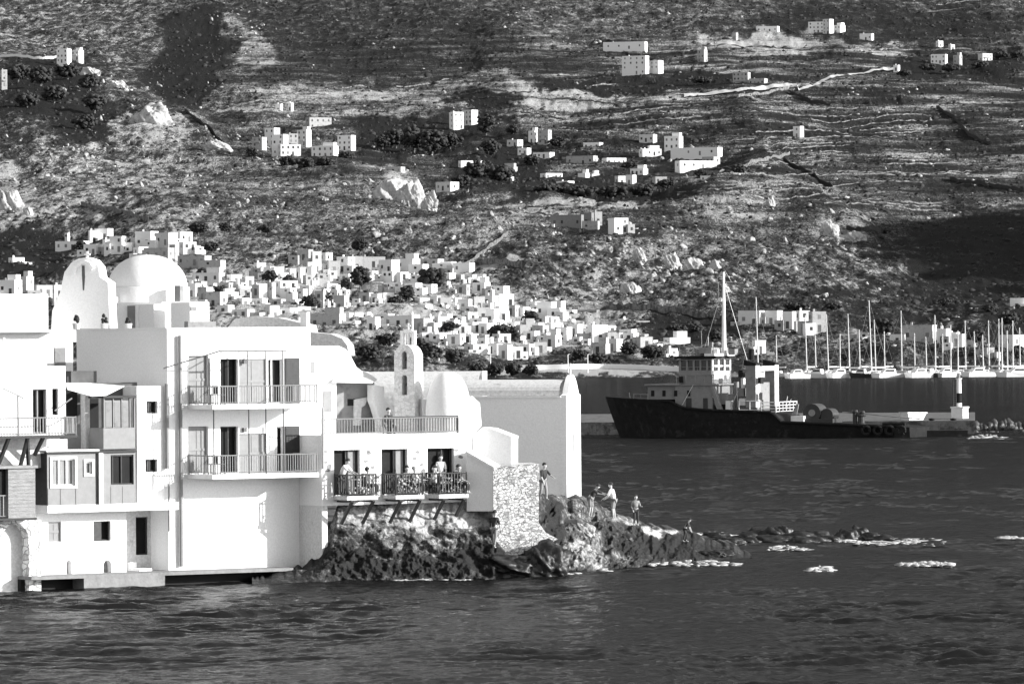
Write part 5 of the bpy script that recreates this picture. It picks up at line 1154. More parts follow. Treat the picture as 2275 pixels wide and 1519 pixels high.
def motorboat(px, pyb, L, rot, lb_, dark=False):
    c = P(px, 740, 1325 + px % 17); c.z = 0; f = Fr(0, 1, rot); f.o = Vector((c.x, c.y, 0)); b_ = L * .17
    t = thing('motor_boat', lb_, 'motor boat', (c.x, c.y, 0), 'motor boats moored along the far shore')
    vs = []; fs = []
    for u, w_, zt in [(-L * .5, .05, 1.3), (-L * .3, .8, 1.15), (L * .1, 1, 1.0), (L * .48, .9, .95)]:
        for sg in (1, -1): vs += [f.w(u, sg * w_ * b_, zt), f.w(u + (L * .08 if u < -L * .4 else 0), sg * w_ * b_ * .7, -.4)]
    for i in range(3):
        a = i * 4; q = a + 4; fs += [(a, a + 1, q + 1, q), (q + 2, q + 3, a + 3, a + 2), (a, q, q + 2, a + 2)]
    fs.append((12, 14, 15, 13)[::-1]); MB().add(vs, fs).build('hull', MH[dark], t)
    MB().prism(f, [(-L * .2, 1.05), (L * .2, 1), (L * .17, 2.1), (-L * .1, 2.1)], -b_ * .6, b_ * .6).build('cabin', 'hull_white', t)
    MB().prism(f, [(-L * .13, 1.45), (L * .14, 1.45), (L * .13, 1.9), (-L * .1, 1.9)], b_ * .601, b_ * .63).build('cabin_window', 'glass', t)
    MB().tube([f.w(L * .2, b_ * .8, 1), f.w(L * .2, b_ * .8, 1.6), f.w(L * .46, b_ * .8, 1.6)], .03, 3).build('guard_rail', 'light_metal', t)
for i, (px_, py_, L, rt, dk_, lb_) in enumerate([(1768, 826, 7, 30, 0, 'white motor boat just right of the tug funnels'), (1815, 829, 7, -30, 0, 'white motor boat between the first two masts right of the tug'), (1862, 830, 8, 35, 0, 'white motor boat left of the thin mast'), (1912, 829, 6, -25, 1, 'dark motor boat left of the tallest mast'), (1972, 831, 9, 22, 0, 'white motor boat left of the long white yacht'), (2040, 832, 9, 35, 0, 'low white motor boat right of the long white yacht'), (2060, 829, 7, -35, 1, 'dark motor boat two boats left of the harbour light'), (2100, 831, 7, 30, 0, 'white motor boat left of the harbour light'), (2170, 832, 9, 25, 0, 'white motor boat right of the harbour light'), (2262, 834, 12, 18, 0, 'large white motor boat cut by the right edge')]): motorboat(px_, py_, L, rt, lb_, bool(dk_))
# ================================================================== TOWN, HAMLETS AND VILLAS
def tp_(px, py):
    x, y, z = terr(px, py); return Vector((float(x), float(y), float(z)))
def win_mb(fr, u, v, z, w, h, d=.05): return MB().box(fr, u, u + w, v + .002, v + d, z, z + h)
rt_ = random.Random(42)
MISS = 0
def house(xl, xr, yt, yb, st, label, group, cat='house', Y=None, arch=False):
    """st: w front in the sun, g front in shade with a lit end, s half and half; xl..xr total seen width in photo pixels"""
    if yb > 500 and xr < 1470: yt = yb - (yb - yt) * .84; e_ = (xr - xl) * .12; xl -= e_; xr += e_
    xm = (xl + xr) / 2
    y = Y or float(Yground(xm, yb)); s = y / F
    wd = (xr - xl) * s; ht = (yb - yt) * s
    az = {'w': rt_.uniform(14, 30), 'g': rt_.uniform(-24, -15), 's': rt_.uniform(-42, -33), 'n': -14}[st]
    a = R(abs(az)); D = {'w': min(5.5, wd * .8), 'g': min(6, wd * .9), 's': wd * .62, 'n': 4}[st]
    Wf = max(.8, (wd - D * math.sin(a)) / math.cos(a))
    f = Fr(0, 1, az)
    if az > 0: x0 = P(xl, yb, y).x + D * math.sin(a); f.o = Vector((x0, y, 0))
    else: f.o = Vector((P(xl, yb, y).x, y, 0))
    z0 = P(xm, yb, y).z; z1 = z0 + ht
    t = thing('house', label, cat, f.w(Wf / 2, -D / 2, z0), group)
    m_ = rt_.choice(['whitewash', 'whitewash', 'whitewash', 'old_plaster', 'shade_wash']) if st != 'n' else 'ship_grey'
    MB().box(f, 0, Wf, -D, 0, z0 - 2.5, z1).build('wall', m_, t)
    p = MB(); e = .12
    p.box(f, -.02, Wf + .02, -e, .02, z1 + .002, z1 + .28).box(f, -.02, Wf + .02, -D - .02, -D + e, z1 + .002, z1 + .28).box(f, -.02, e, -D + e + .002, -e - .002, z1 + .002, z1 + .28).box(f, Wf - e, Wf + .02, -D + e + .002, -e - .002, z1 + .002, z1 + .28)
    p.build('parapet', m_, t)
    if wd > 2.2 and yb > 500:
        for q in range(2 if rt_.random() < .7 else 1):
            sg = rt_.choice((-1, 1)); aw_ = Wf * rt_.uniform(.45, .9); ah = ht * rt_.uniform(.35, .72); c0_ = (Wf if sg > 0 else -aw_) + (-.25 if sg > 0 else .25) * aw_
            fv = rt_.uniform(.2, 2.2) if q == 0 else -rt_.uniform(1, 4); MB().box(f, c0_, c0_ + aw_, fv - D * .8, fv, z0 - 3.0, z0 - .3 + ah + (0 if q == 0 else .8)).build('annex', rt_.choice(['whitewash', 'old_plaster', 'shade_wash']), t)
            win_mb(f, c0_ + aw_ * .4, fv, z0 - .3 + ah * .3, min(.8, aw_ * .3), max(.5, ah * .35)).build('window', 'shutter_paint', t)
    ns = max(1, int(ht / 2.3)); fh = ht / ns
    side = Fr(0, 1, az + 90 if az < 0 else az - 90); 
    side.o = f.w(Wf, 0, 0) if az < 0 else f.w(0, -D, 0)
    for k in range(ns):
        nw = max(1, min(4, int(Wf / 2.2)))
        for i in range(nw):
            if rt_.random() < .15 and nw > 1: continue
            isd = k == 0 and i == nw // 2 and ht > 2
            w_ = .95 if isd else rt_.uniform(.7, .95); h_ = min(fh * .8, 2.0) if isd else min(fh * .45, 1.15)
            u = (i + .5) * Wf / nw - w_ / 2 + rt_.uniform(-.15, .15); zz = z0 + k * fh + (.03 if isd else fh * .35)
            if u < .1 or u + w_ > Wf - .1: continue
            win_mb(f, u, 0, zz, w_, h_).build('door' if isd else 'window', 'shutter_paint' if rt_.random() < .3 else rt_.choice(['interior_grey', 'ship_grey']), t)
        if D > 2.6 and rt_.random() < .75:
            w_ = .85; u = D / 2 - w_ / 2 + rt_.uniform(-.6, .6); win_mb(side, u, 0, z0 + k * fh + fh * .35, w_, min(fh * .45, 1.1)).build('window', 'shutter_paint' if rt_.random() < .3 else rt_.choice(['interior_grey', 'ship_grey']), t)
    if rt_.random() < .3 and wd > 3: MB().box(f, Wf * .2, Wf * .2 + .5, -D * .6, -D * .6 + .5, z1 + .003, z1 + 1.0).build('chimney', m_, t)
    if rt_.random() < .25 and Wf > 4: MB().box(f, Wf * .45, Wf * .95, -D * .9, -D * .3, z1 + .003, z1 + 2.0).build('roof_room', m_, t)
    if rt_.random() < .2 and ns > 1: balc = MB().box(f, Wf * .2, Wf * .8, .002, .9, z0 + fh - .08, z0 + fh + .05).box(f, Wf * .2, Wf * .8, .82, .9, z0 + fh + .051, z0 + fh + .8); balc.build('balcony', m_, t)
    return t
ROWS = [
 ('in the hamlet above the bell gable', 'houses of the hamlet above the dome', [(145, 154, 517, 530, 's'), (130, 190, 534, 556, 'g'), (197, 216, 508, 540, 'w'), (214, 246, 505, 532, 'g'), (229, 248, 528, 562, 'w'), (247, 277, 520, 560, 'g'), (190, 226, 540, 566, 'g')]),
 ('in the hamlet right above the dome', 'houses right of the dome hamlet', [(305, 346, 510, 545, 'g'), (350, 390, 514, 545, 's'), (388, 423, 513, 538, 'w'), (400, 432, 536, 556, 'w'), (298, 326, 547, 568, 'w'), (326, 380, 548, 575, 'g'), (378, 396, 540, 570, 's'), (402, 462, 566, 590, 'g')]),
 ('left of the bell gable', 'houses left of the bell gable', [(20, 50, 570, 592, 'w'), (0, 42, 618, 655, 'g'), (42, 72, 612, 638, 's'), (76, 112, 631, 658, 'w'), (118, 142, 630, 660, 'w')]),
 ('in the topmost row of the town', 'houses of the topmost town row', [(664, 692, 552, 578, 'g'), (692, 712, 552, 605, 'w'), (708, 736, 556, 600, 's'), (724, 752, 577, 606, 'w'), (752, 784, 566, 604, 'g'), (776, 802, 566, 600, 'w'), (800, 850, 568, 594, 'w'), (846, 884, 574, 606, 's'), (884, 928, 572, 600, 'g'), (926, 980, 574, 592, 'g'), (1010, 1050, 582, 606, 'g')]),
 ('in the second row of the town', 'houses of the second town row', [(436, 492, 604, 628, 'g'), (506, 534, 608, 632, 'w'), (543, 562, 612, 636, 'w'), (566, 588, 582, 606, 'w'), (588, 608, 590, 618, 's'), (604, 628, 590, 622, 'w'), (626, 642, 594, 618, 's'), (640, 656, 594, 620, 'w'), (655, 676, 592, 618, 's'), (674, 692, 611, 624, 'w'), (614, 656, 622, 642, 'w')]),
 ('in the third row of the town', 'houses of the third town row', [(418, 442, 626, 660, 'g'), (442, 470, 634, 668, 's'), (463, 500, 644, 682, 'g'), (498, 518, 638, 668, 'w'), (533, 552, 660, 684, 'w'), (562, 582, 630, 656, 's'), (570, 592, 662, 682, 's'), (592, 618, 676, 710, 'w'), (618, 656, 682, 706, 'g'), (654, 686, 680, 702, 'w'), (486, 516, 676, 700, 'g'), (520, 560, 686, 706, 'g'), (662, 676, 702, 732, 'w')]),
 ('in the row above the curved house', 'houses of the fourth town row', [(702, 722, 640, 690, 'g'), (722, 748, 628, 652, 'w'), (744, 772, 652, 690, 'g'), (800, 826, 648, 672, 'g'), (826, 846, 650, 676, 's'), (844, 872, 648, 672, 'w'), (884, 910, 647, 660, 'w')]),
 ('in the row above the belfry', 'houses of the row above the belfry', [(696, 760, 692, 732, 'g'), (760, 782, 692, 722, 'g'), (780, 804, 692, 718, 'w'), (802, 822, 692, 714, 'g'), (818, 842, 700, 735, 's'), (860, 925, 698, 728, 'g'), (922, 950, 704, 735, 's'), (948, 970, 702, 720, 'w'), (968, 996, 700, 730, 'w'), (994, 1018, 708, 738, 's'), (1016, 1036, 716, 742, 'w')]),
 ('in the top row right of the belfry', 'houses of the crowded row right of the belfry', [(925, 952, 660, 684, 'w'), (950, 976, 656, 680, 'g'), (975, 1000, 658, 688, 'w'), (998, 1022, 660, 680, 's'), (1020, 1046, 662, 690, 'g'), (1045, 1074, 656, 688, 'w'), (1074, 1104, 654, 680, 'g'), (1103, 1138, 650, 680, 'w'), (1172, 1198, 668, 692, 's'), (1196, 1232, 666, 706, 'g'), (1230, 1254, 664, 704, 's')]),
 ('in the middle row right of the belfry', 'houses of the bright middle row', [(1030, 1058, 692, 716, 'w'), (1056, 1084, 680, 712, 'w'), (1082, 1106, 682, 718, 's'), (1104, 1128, 676, 712, 'w'), (1128, 1152, 676, 700, 'g'), (1218, 1240, 702, 722, 'w'), (1236, 1260, 690, 716, 's'), (1256, 1268, 702, 716, 'w'), (1272, 1326, 688, 702, 'n'), (1040, 1068, 714, 738, 'w'), (1066, 1092, 716, 742, 's')]),
 ('in the row just above the church roof', 'houses of the row above the church roof', [(960, 998, 738, 756, 'w'), (996, 1030, 740, 764, 'g'), (1032, 1056, 740, 762, 's'), (1095, 1132, 722, 746, 'g'), (1150, 1188, 720, 740, 'w'), (1186, 1216, 720, 748, 's'), (1214, 1242, 716, 742, 'w'), (1240, 1268, 724, 754, 'g'), (1266, 1292, 718, 746, 's')]),
 ('in the lowest town row behind the church', 'houses of the lowest town row', [(1036, 1078, 764, 782, 'w'), (1078, 1112, 762, 786, 'g'), (1110, 1136, 762, 796, 's'), (1136, 1160, 768, 796, 'w'), (1158, 1184, 762, 788, 'g'), (1182, 1212, 758, 784, 'w'), (1210, 1244, 742, 770, 's'), (1288, 1312, 720, 738, 'w'), (1310, 1346, 716, 760, 'w'), (1344, 1366, 722, 742, 'w'), (1316, 1352, 762, 786, 'g'), (1352, 1380, 750, 780, 's'), (1378, 1412, 708, 722, 'w'), (1408, 1440, 712, 730, 'w'), (1380, 1412, 730, 752, 'g'), (1410, 1446, 746, 774, 'w'), (1475, 1534, 752, 768, 'w'), (1478, 1506, 776, 792, 'w'), (1440, 1472, 766, 786, 'g')]),
 ('along the harbour behind the masts', 'houses along the harbour front', [(1640, 1700, 692, 724, 'g'), (1700, 1740, 692, 722, 'g'), (1738, 1772, 694, 730, 'g'), (1770, 1800, 692, 732, 'w'), (1798, 1836, 694, 738, 'w'), (1672, 1702, 758, 786, 'w'), (1560, 1582, 778, 796, 'g'), (1905, 1928, 740, 752, 'w'), (2004, 2084, 724, 762, 'g'), (2082, 2112, 732, 764, 's'), (2112, 2150, 744, 770, 'g'), (2226, 2290, 746, 772, 'w'), (2244, 2290, 664, 690, 'g'), (2186, 2210, 774, 790, 'w')]),
 ('on the upper left hill', 'houses on the upper left hill', [(126, 158, 110, 140, 'g'), (158, 186, 114, 134, 's'), (0, 16, 156, 192, 'w')]),
 ('in the villa group left of centre', 'villas left of centre', [(678, 736, 262, 286, 'w'), (588, 622, 286, 322, 's'), (604, 640, 300, 344, 'g'), (636, 662, 298, 330, 'w'), (660, 692, 290, 324, 's'), (616, 668, 322, 346, 'w'), (560, 592, 306, 328, 'g'), (692, 752, 326, 350, 'g'), (750, 790, 302, 334, 'g'), (612, 628, 232, 248, 'g'), (640, 652, 230, 246, 's')]),
 ('in the scattered middle slope village', 'houses of the middle slope village', [(998, 1030, 250, 286, 'w'), (1026, 1062, 246, 276, 's'), (1174, 1196, 292, 318, 's'), (1194, 1226, 290, 320, 'g'), (1018, 1076, 358, 374, 'w'), (1258, 1328, 348, 366, 'g'), (1284, 1310, 386, 404, 's'), (1308, 1334, 388, 402, 'w'), (1366, 1390, 392, 410, 'w'), (1390, 1414, 390, 410, 'g'), (1476, 1518, 304, 332, 'g'), (1490, 1604, 330, 346, 'g'), (1500, 1594, 358, 374, 'w'), (968, 1020, 406, 424, 's'), (1230, 1290, 474, 506, 'n'), (1290, 1320, 474, 500, 'n'), (1316, 1338, 472, 498, 'w'), (1356, 1392, 480, 516, 'w'), (1150, 1180, 330, 344, 'g'), (1420, 1460, 300, 316, 'g'), (1098, 1142, 394, 406, 'w'), (1184, 1232, 340, 352, 'g'), (1338, 1392, 352, 366, 'w'), (1400, 1440, 376, 390, 'g'), (1126, 1162, 312, 326, 's'), (1450, 1482, 394, 408, 'w'), (1556, 1592, 392, 404, 'g'), (1236, 1276, 404, 416, 's'), (856, 900, 372, 386, 'g'), (1100, 1150, 372, 384, 'g'), (1560, 1600, 350, 364, 's'), (1330, 1368, 374, 386, 'g'), (1200, 1250, 386, 398, 'w'), (1420, 1470, 332, 346, 'w'), (1296, 1340, 318, 332, 'g')]),
 ('high on the upper right slope', 'houses of the upper right slope', [(1340, 1438, 95, 110, 'g'), (1382, 1442, 126, 166, 'g'), (1444, 1474, 136, 164, 's'), (1550, 1572, 112, 140, 's'), (1628, 1668, 162, 190, 'g'), (1664, 1706, 176, 190, 'g'), (1626, 1640, 74, 88, 's'), (1680, 1732, 60, 72, 'g'), (1796, 1836, 50, 74, 'g'), (1828, 1852, 44, 76, 's'), (1848, 1878, 58, 74, 's'), (1910, 1942, 76, 90, 'g'), (2080, 2096, 92, 104, 'w'), (2108, 2122, 100, 112, 'w'), (2068, 2106, 122, 142, 'g'), (2118, 2138, 124, 142, 's'), (2174, 2206, 120, 136, 'w'), (1762, 1786, 282, 306, 's'), (1985, 2000, 146, 158, 'g')]),
]
for nm_, grp_, xa, xb, ya, yb_ in [('squeezed between the first and second town rows', 'low houses under the top town row', 560, 1060, 614, 622), ('squeezed between the second and third town rows', 'low houses under the second town row', 430, 770, 646, 655), ('squeezed below the third town row', 'low houses under the third town row', 520, 925, 676, 692), ('squeezed above the row over the belfry', 'low houses around the belfry row', 700, 1270, 716, 724), ('squeezed above the lowest town row', 'low houses above the lowest town row', 935, 1450, 752, 766), ('squeezed into the top row right of the belfry', 'low houses in the crowded top row', 925, 1260, 690, 700), ('at the very top edge of the town', 'low houses at the top edge of the town', 860, 1130, 640, 650)]:
    L_ = []; x_0 = xa
    while x_0 < xb:
        w__ = rt_.uniform(15, 34); t_ = (x_0 - xa) / (xb - xa); yb2 = ya + (yb_ - ya) * t_ + rt_.uniform(-6, 6)
        L_.append((x_0, x_0 + w__, yb2 - rt_.uniform(11, 21), yb2, rt_.choice(['w', 'g', 's', 'g', 'g']))); x_0 += w__ + rt_.uniform(-3, 16)
    ROWS.append((nm_, grp_, L_))
STW = {'w': 'sunlit white house', 'g': 'shade-fronted white house', 's': 'half-lit white house', 'n': 'grey shaded house'}
for where, grp, L in ROWS:
    order = sorted(range(len(L)), key=lambda i: L[i][0] + L[i][1])
    cnt = {}
    for i in order:
        xl, xr, yt, yb, st = L[i]; k = cnt.get(st, 0); cnt[st] = k + 1
        tot = sum(1 for q in L if q[4] == st)
        lb_ = '%s %s from the left %s' % (ORD[k], STW[st], where) if tot > 1 else 'only %s %s' % (STW[st], where)
        house(xl, xr, yt, yb, st, lb_, grp)
# walls: long garden and field walls following the ground
def field_wall(pts, h, w, m_, label, group='field and garden walls'):
    px = np.array([p[0] for p in pts], float); py = np.array([p[1] for p in pts], float)
    d = np.concatenate([[0], np.cumsum(np.hypot(np.diff(px), np.diff(py)))]); n_ = max(2, int(d[-1] / 6)); t = np.linspace(0, d[-1], n_)
    x, y, z = terr(np.interp(t, d, px), np.interp(t, d, py)); mb = MB(); vs = []; fs = []
    for i in range(n_):
        hh = h if m_ == 'whitewash' else h * (1 + .35 * math.sin(i * 1.7) * math.sin(i * .6)) * (.25 if rt_.random() < .22 and h < 1.35 else 1); a = (x[i], y[i], z[i])
        vs += [(a[0], a[1] - w / 2, a[2] - .8), (a[0], a[1] - w / 2, a[2] + hh), (a[0], a[1] + w / 2, a[2] + hh), (a[0], a[1] + w / 2, a[2] - .8)]
    for i in range(n_ - 1):
        a = 4 * i; fs += [(a, a + 4, a + 5, a + 1), (a + 1, a + 5, a + 6, a + 2), (a + 2, a + 6, a + 7, a + 3)]
    fs += [(0, 1, 2, 3), (4 * n_ - 1, 4 * n_ - 2, 4 * n_ - 3, 4 * n_ - 4)]
    return tag(mb.add(vs, fs).build('field_wall', m_), label, 'wall', group)
mat('wall_stone', .17, .95, .5, 1.2, dark=.06, dscale=.5, dthr=.52)
mat('wall_shaded', .03, .95, .5, .8)  # dark copy of the walling, its shade put into the colour
WL = [([(0, 124), (60, 126), (126, 128)], 1.6, .5, 'whitewash', 'long white wall running left from the villa on the upper left hill'),
 ([(1640, 222), (1720, 202), (1775, 190)], 1.5, .5, 'wall_stone', 'pale stone wall left of the bend in the hill road'),
 ([(180, 462), (250, 480), (330, 500)], 1.6, .8, 'wall_stone', 'broad pale wall sloping down above the hamlet'),
 ([(980, 590), (1060, 588), (1160, 597)], 1.8, 1, 'wall_stone', 'pale retaining wall right of the topmost town row'),
 ([(1530, 390), (1600, 385), (1680, 360), (1755, 345)], 1.5, .8, 'wall_stone', 'pale wall climbing over the spur'),
 ([(410, 250), (460, 285), (510, 330)], 1.6, .8, 'wall_shaded', 'dark wall running down from the round outcrop'),
 ([(1752, 204), (1800, 222), (1845, 238)], 1.6, .8, 'wall_shaded', 'dark wall running down from the bend in the hill road'),
 ([(2080, 240), (2120, 262), (2150, 300), (2200, 320)], 1.6, .8, 'wall_shaded', 'dark crooked wall on the far right slope'),
 ([(1740, 355), (1790, 385), (1850, 410)], 1.5, .8, 'wall_shaded', 'dark wall running down right from the spur'),
 ([(2110, 392), (2190, 415), (2275, 430)], 1.5, .8, 'wall_shaded', 'dark wall above the great shadow'),
 ([(1880, 508), (1930, 515), (1970, 525)], 1.4, .8, 'wall_shaded', 'short dark wall just left of the great shadow'),
 ([(1040, 590), (1090, 545), (1130, 525)], 1.4, .7, 'wall_stone', 'pale wall climbing steeply right of the town top row'),
 ([(480, 250), (560, 246), (600, 244)], 1.3, .7, 'wall_stone', 'pale terrace wall left of the two ruined huts'),
 ([(1350, 88), (1400, 120), (1450, 128)], 1.2, .7, 'wall_shaded', 'dark wall curving round the long house on the upper slope'),
 ([(1270, 700), (1400, 700), (1530, 712), (1600, 716)], 1.8, .8, 'wall_stone', 'long pale wall right of the town, behind the tug mast'),
 ([(1620, 690), (1740, 692)], 1.0, .6, 'wall_stone', 'pale roof-high wall left of the harbour hotel'),
 ([(1540, 838), (1700, 836), (2000, 833), (2290, 829)], 1.0, 1.5, 'wall_stone', 'pale stone quay wall along the far shore behind the yachts'),
 ([(1180, 822), (1300, 818), (1420, 820), (1520, 826)], 1.2, .8, 'whitewash', 'white wall along the shore road behind the church cross')]
for a in WL: field_wall(*a)
tw = []
rw = random.Random(12)
for i in range(30):
    y0 = 214 + i * 8.6 + rw.uniform(-3, 3); x0 = rw.uniform(1480, 1950) if i > 3 else rw.uniform(1000, 1500); ln = rw.uniform(180, 430); tw.append((y0, x0, ln))
    field_wall([(x0, y0 + 3), (x0 + ln * .3, y0 - 1), (x0 + ln * .6, y0 - 4), (min(2300, x0 + ln), y0 - 6)], .48, .5, 'wall_stone', 'low pale terrace wall, %s from the top of the right slope' % (ORD[i] if i < 24 else ['twenty-fifth', 'twenty-sixth', 'twenty-seventh', 'twenty-eighth', 'twenty-ninth', 'thirtieth'][i - 24]), 'terrace walls on the right slope')
FWL = ['left end of the plain', 'across the middle plain', 'just under the middle plain', 'under the dark fields', 'right of the white twin houses', 'curving below the hill road', 'left of the hill road end', 'along the strip above the grey shaded houses', 'short, left above the grey shaded houses', 'left of the ruined huts', 'above the villa group', 'on the bright high field', 'right of the bright high field', 'left above the hill road', 'topmost in the right corner', 'second in the right corner', 'below the large upper house']
for i, (x0, x1, y0, y1) in enumerate([(760, 900, 196, 190), (880, 1120, 188, 168), (1000, 1180, 212, 206), (1180, 1420, 216, 224), (1080, 1260, 246, 262), (1230, 1480, 268, 236), (1240, 1560, 282, 262), (1100, 1500, 462, 458), (1130, 1240, 480, 482), (480, 760, 238, 226), (540, 700, 258, 252), (1560, 1800, 100, 112), (1900, 2160, 112, 110), (1540, 1720, 158, 150), (2080, 2275, 12, 0), (2060, 2240, 24, 20), (1300, 1440, 190, 186)]):
    field_wall([(x0, y0), ((x0 + x1) / 2, (y0 + y1) / 2 - 3), (x1, y1)], .7, .6, 'wall_stone', 'low pale field wall %s' % FWL[i], 'field walls on the plain')
# road
rd_pts = [(1520, 212), (1640, 204), (1700, 194), (1770, 186), (1775, 196), (1860, 172), (1960, 150), (2000, 150)]
px = np.array([p[0] for p in rd_pts], float); py = np.array([p[1] for p in rd_pts], float); t = np.linspace(0, 7, 120); px = np.interp(t, range(8), px); py = np.interp(t, range(8), py)
x, y, z = terr(px, py); x2, y2, z2 = terr(px, py + 5)
n_ = len(x); V = np.concatenate([np.stack([x, y, z + .8], 1), np.stack([x2, y2, z2 + .8], 1)]); i = np.arange(n_ - 1)
mat('dust_road', .5, .95, .15, .5)
structure(np_mesh('road', V, np.stack([i, i + n_, i + n_ + 1, i + 1], 1), 'dust_road'))

# ================================================================== TREES
def tree(px, pyb, w, h, label, group, Y=None, m_='leaf', sub=1, name='tree', dens=1.):
    y = Y or float(Yground(px, pyb)); s = y / F; c = P(px, pyb, y); W_ = w * s / 2; H2 = h * s
    t = thing(name, label, 'tree', tuple(c), group)
    MB().tube([(c.x, c.y, c.z - .5), (c.x + W_ * .05, c.y, c.z + H2 * .4), (c.x - W_ * .08, c.y, c.z + H2 * .7)], max(.09, W_ * .09), 6, .05).build('trunk', 'bark', t)
    V0, F0 = ico(1); n_ = int(170 * dens); g = rng.standard_normal((n_, 3)); g /= np.linalg.norm(g, axis=1)[:, None]
    rr_ = rng.uniform(.25, 1, n_) ** .6; cen = g * rr_[:, None] * np.array([W_ * .88, W_ * .8, H2 * .42]); cen[:, 2] += H2 * .56; lump = 1 + .3 * fbm(g[:, 0] * 2 + px, g[:, 2] * 2, 2, 4); cen[:, :2] *= lump[:, None]
    r = rng.uniform(.05, .15, n_) * (W_ + H2 * .4)
    A = V0[None] * (1 + .35 * rng.standard_normal((n_, len(V0), 1))) * (r[:, None, None]) * np.array([1, 1, .75])
    V = A + cen[:, None, :] + np.array(c)
    Q = F0[None] + (np.arange(n_) * len(V0))[:, None, None]
    o = np_mesh('crown', V.reshape(-1, 3), Q.reshape(-1, 3), m_, False, tuple(c)); o.parent = t; o.location = (0, 0, 0)
    return t
TR = [('in the village on the middle slope', [(880, 330, 50, 44), (920, 340, 60, 60), (960, 345, 60, 60), (1000, 335, 50, 40), (1080, 300, 50, 46), (1060, 400, 60, 44), (1110, 410, 60, 44), (1025, 420, 50, 30), (1090, 350, 40, 40), (1140, 300, 30, 24), (1240, 330, 40, 26), (1180, 370, 40, 26), (1220, 435, 70, 26), (1290, 440, 80, 26), (1360, 440, 80, 26), (1430, 436, 70, 24), (1480, 420, 40, 22), (1400, 380, 40, 20), (1555, 395, 30, 18), (1640, 390, 36, 26)]),
 ('in the garden under the left villas', [(640, 372, 44, 26), (680, 378, 50, 28), (725, 372, 50, 24), (770, 360, 40, 24), (560, 350, 30, 22), (850, 330, 36, 30)]),
 ('among the houses of the town', [(905, 670, 40, 36), (880, 690, 36, 34), (800, 640, 46, 50), (770, 650, 30, 34), (960, 640, 70, 46), (640, 640, 40, 30), (690, 690, 40, 36), (720, 690, 44, 44), (600, 630, 34, 30), (460, 622, 60, 26), (490, 660, 40, 26), (1000, 740, 40, 26), (1110, 755, 50, 34), (1135, 760, 44, 34), (1180, 720, 40, 30), (930, 790, 60, 40), (960, 800, 50, 34), (860, 770, 50, 30), (820, 800, 60, 34), (1010, 810, 50, 34), (1060, 835, 40, 30), (1100, 838, 44, 34), (1140, 836, 40, 30), (1180, 836, 36, 28), (1250, 700, 30, 20), (1400, 790, 50, 30), (1450, 800, 60, 34), (1330, 810, 60, 26), (1290, 800, 40, 24), (800, 560, 40, 30), (180, 560, 34, 26), (470, 560, 40, 22), (440, 520, 44, 26), (500, 516, 34, 22), (590, 520, 36, 22)]),
 ('on the slope behind the masts', [(1545, 745, 44, 26), (1500, 742, 50, 22), (1590, 760, 40, 30), (1770, 690, 60, 18), (1850, 688, 44, 16), (1960, 744, 60, 36), (2100, 680, 44, 18), (2170, 764, 44, 34), (2200, 700, 40, 26), (2240, 724, 50, 30), (2262, 800, 30, 34), (1740, 790, 40, 16), (1880, 800, 34, 16)]),
 ('beside the fields on the upper right', [(2220, 132, 40, 18), (2260, 132, 36, 20), (2110, 160, 50, 18), (2060, 158, 40, 16), (2180, 154, 40, 18), (2010, 170, 36, 14), (1560, 186, 50, 14)]),
 ('below the villa on the upper left', [(40, 180, 60, 36), (90, 190, 60, 40), (150, 176, 60, 34), (200, 200, 50, 36), (120, 230, 60, 40), (210, 250, 60, 40), (60, 240, 60, 34), (190, 290, 60, 36)])]
for where, L in TR:
    L = sorted(L)
    for i, (px_, py_, w_, h_) in enumerate(L):
        nm_ = ORD[i] if i < 24 else ORD[0]
        if i >= 24: nm = '%s from the right' % ORD[len(L) - 1 - i]
        else: nm = '%s from the left' % ORD[i]
        if i == len(L) - 1: nm = 'rightmost'
        tree(px_, py_, w_, h_, 'dark bushy tree, %s %s' % (nm, where), 'dark trees ' + where)
for i in (0, 1): pass
# palm-like poles and lamp posts along the shore road
for i, px_ in enumerate((1090, 1262, 1306, 975)):
    q = tp_(px_, 828 if px_ > 1000 else 800); t = thing('lamp_post', ['white post among the bushes above the church roof', 'white post behind the church cross', 'white post right of the church cross at the shore', 'white post right of the belfry'][i], 'post', tuple(q), 'posts along the shore road')
    MB().tube([q, q + Vector((0, 0, 4.5))], .16, 6, .1).build('pole', 'ship_white', t); MB().tube([q + Vector((0, 0, 4.5)), q + Vector((.5, 0, 4.7))], .1, 5).build('lamp_arm', 'ship_white', t)
# ================================================================== PEOPLE
from mathutils.bvhtree import BVHTree
rq = grid_quads(len(ss) + 1, len(pxs))[:, ::-1]
BV = BVHTree.FromPolygons([tuple(q) for q in V_ROCK], [tuple(int(i) for i in q) for q in rq])
def on_rock(px, py):
    a, b = ray(px, py); h = BV.ray_cast(Vector((0, 0, CH)), Vector((a, 1, b)).normalized())
    return h[0] if h[0] is not None else onz(px, py, .3)
def skin_mesh(name, verts, edges, rad, m_, parent, sub=1):
    me = bpy.data.meshes.new(name); me.from_pydata([tuple(v) for v in verts], edges, []); ob = bpy.data.objects.new(name, me); COL.objects.link(ob)
    md = ob.modifiers.new('skin', 'SKIN'); md.use_smooth_shade = True
    for i, r in enumerate(rad):
        me.skin_vertices[0].data[i].radius = (r, r) if not isinstance(r, tuple) else r
    me.skin_vertices[0].data[0].use_root = True
    sb = ob.modifiers.new('sub', 'SUBSURF'); sb.levels = sub; sb.render_levels = sub
    me.materials.append(MT[m_]); ob.parent = parent; return ob
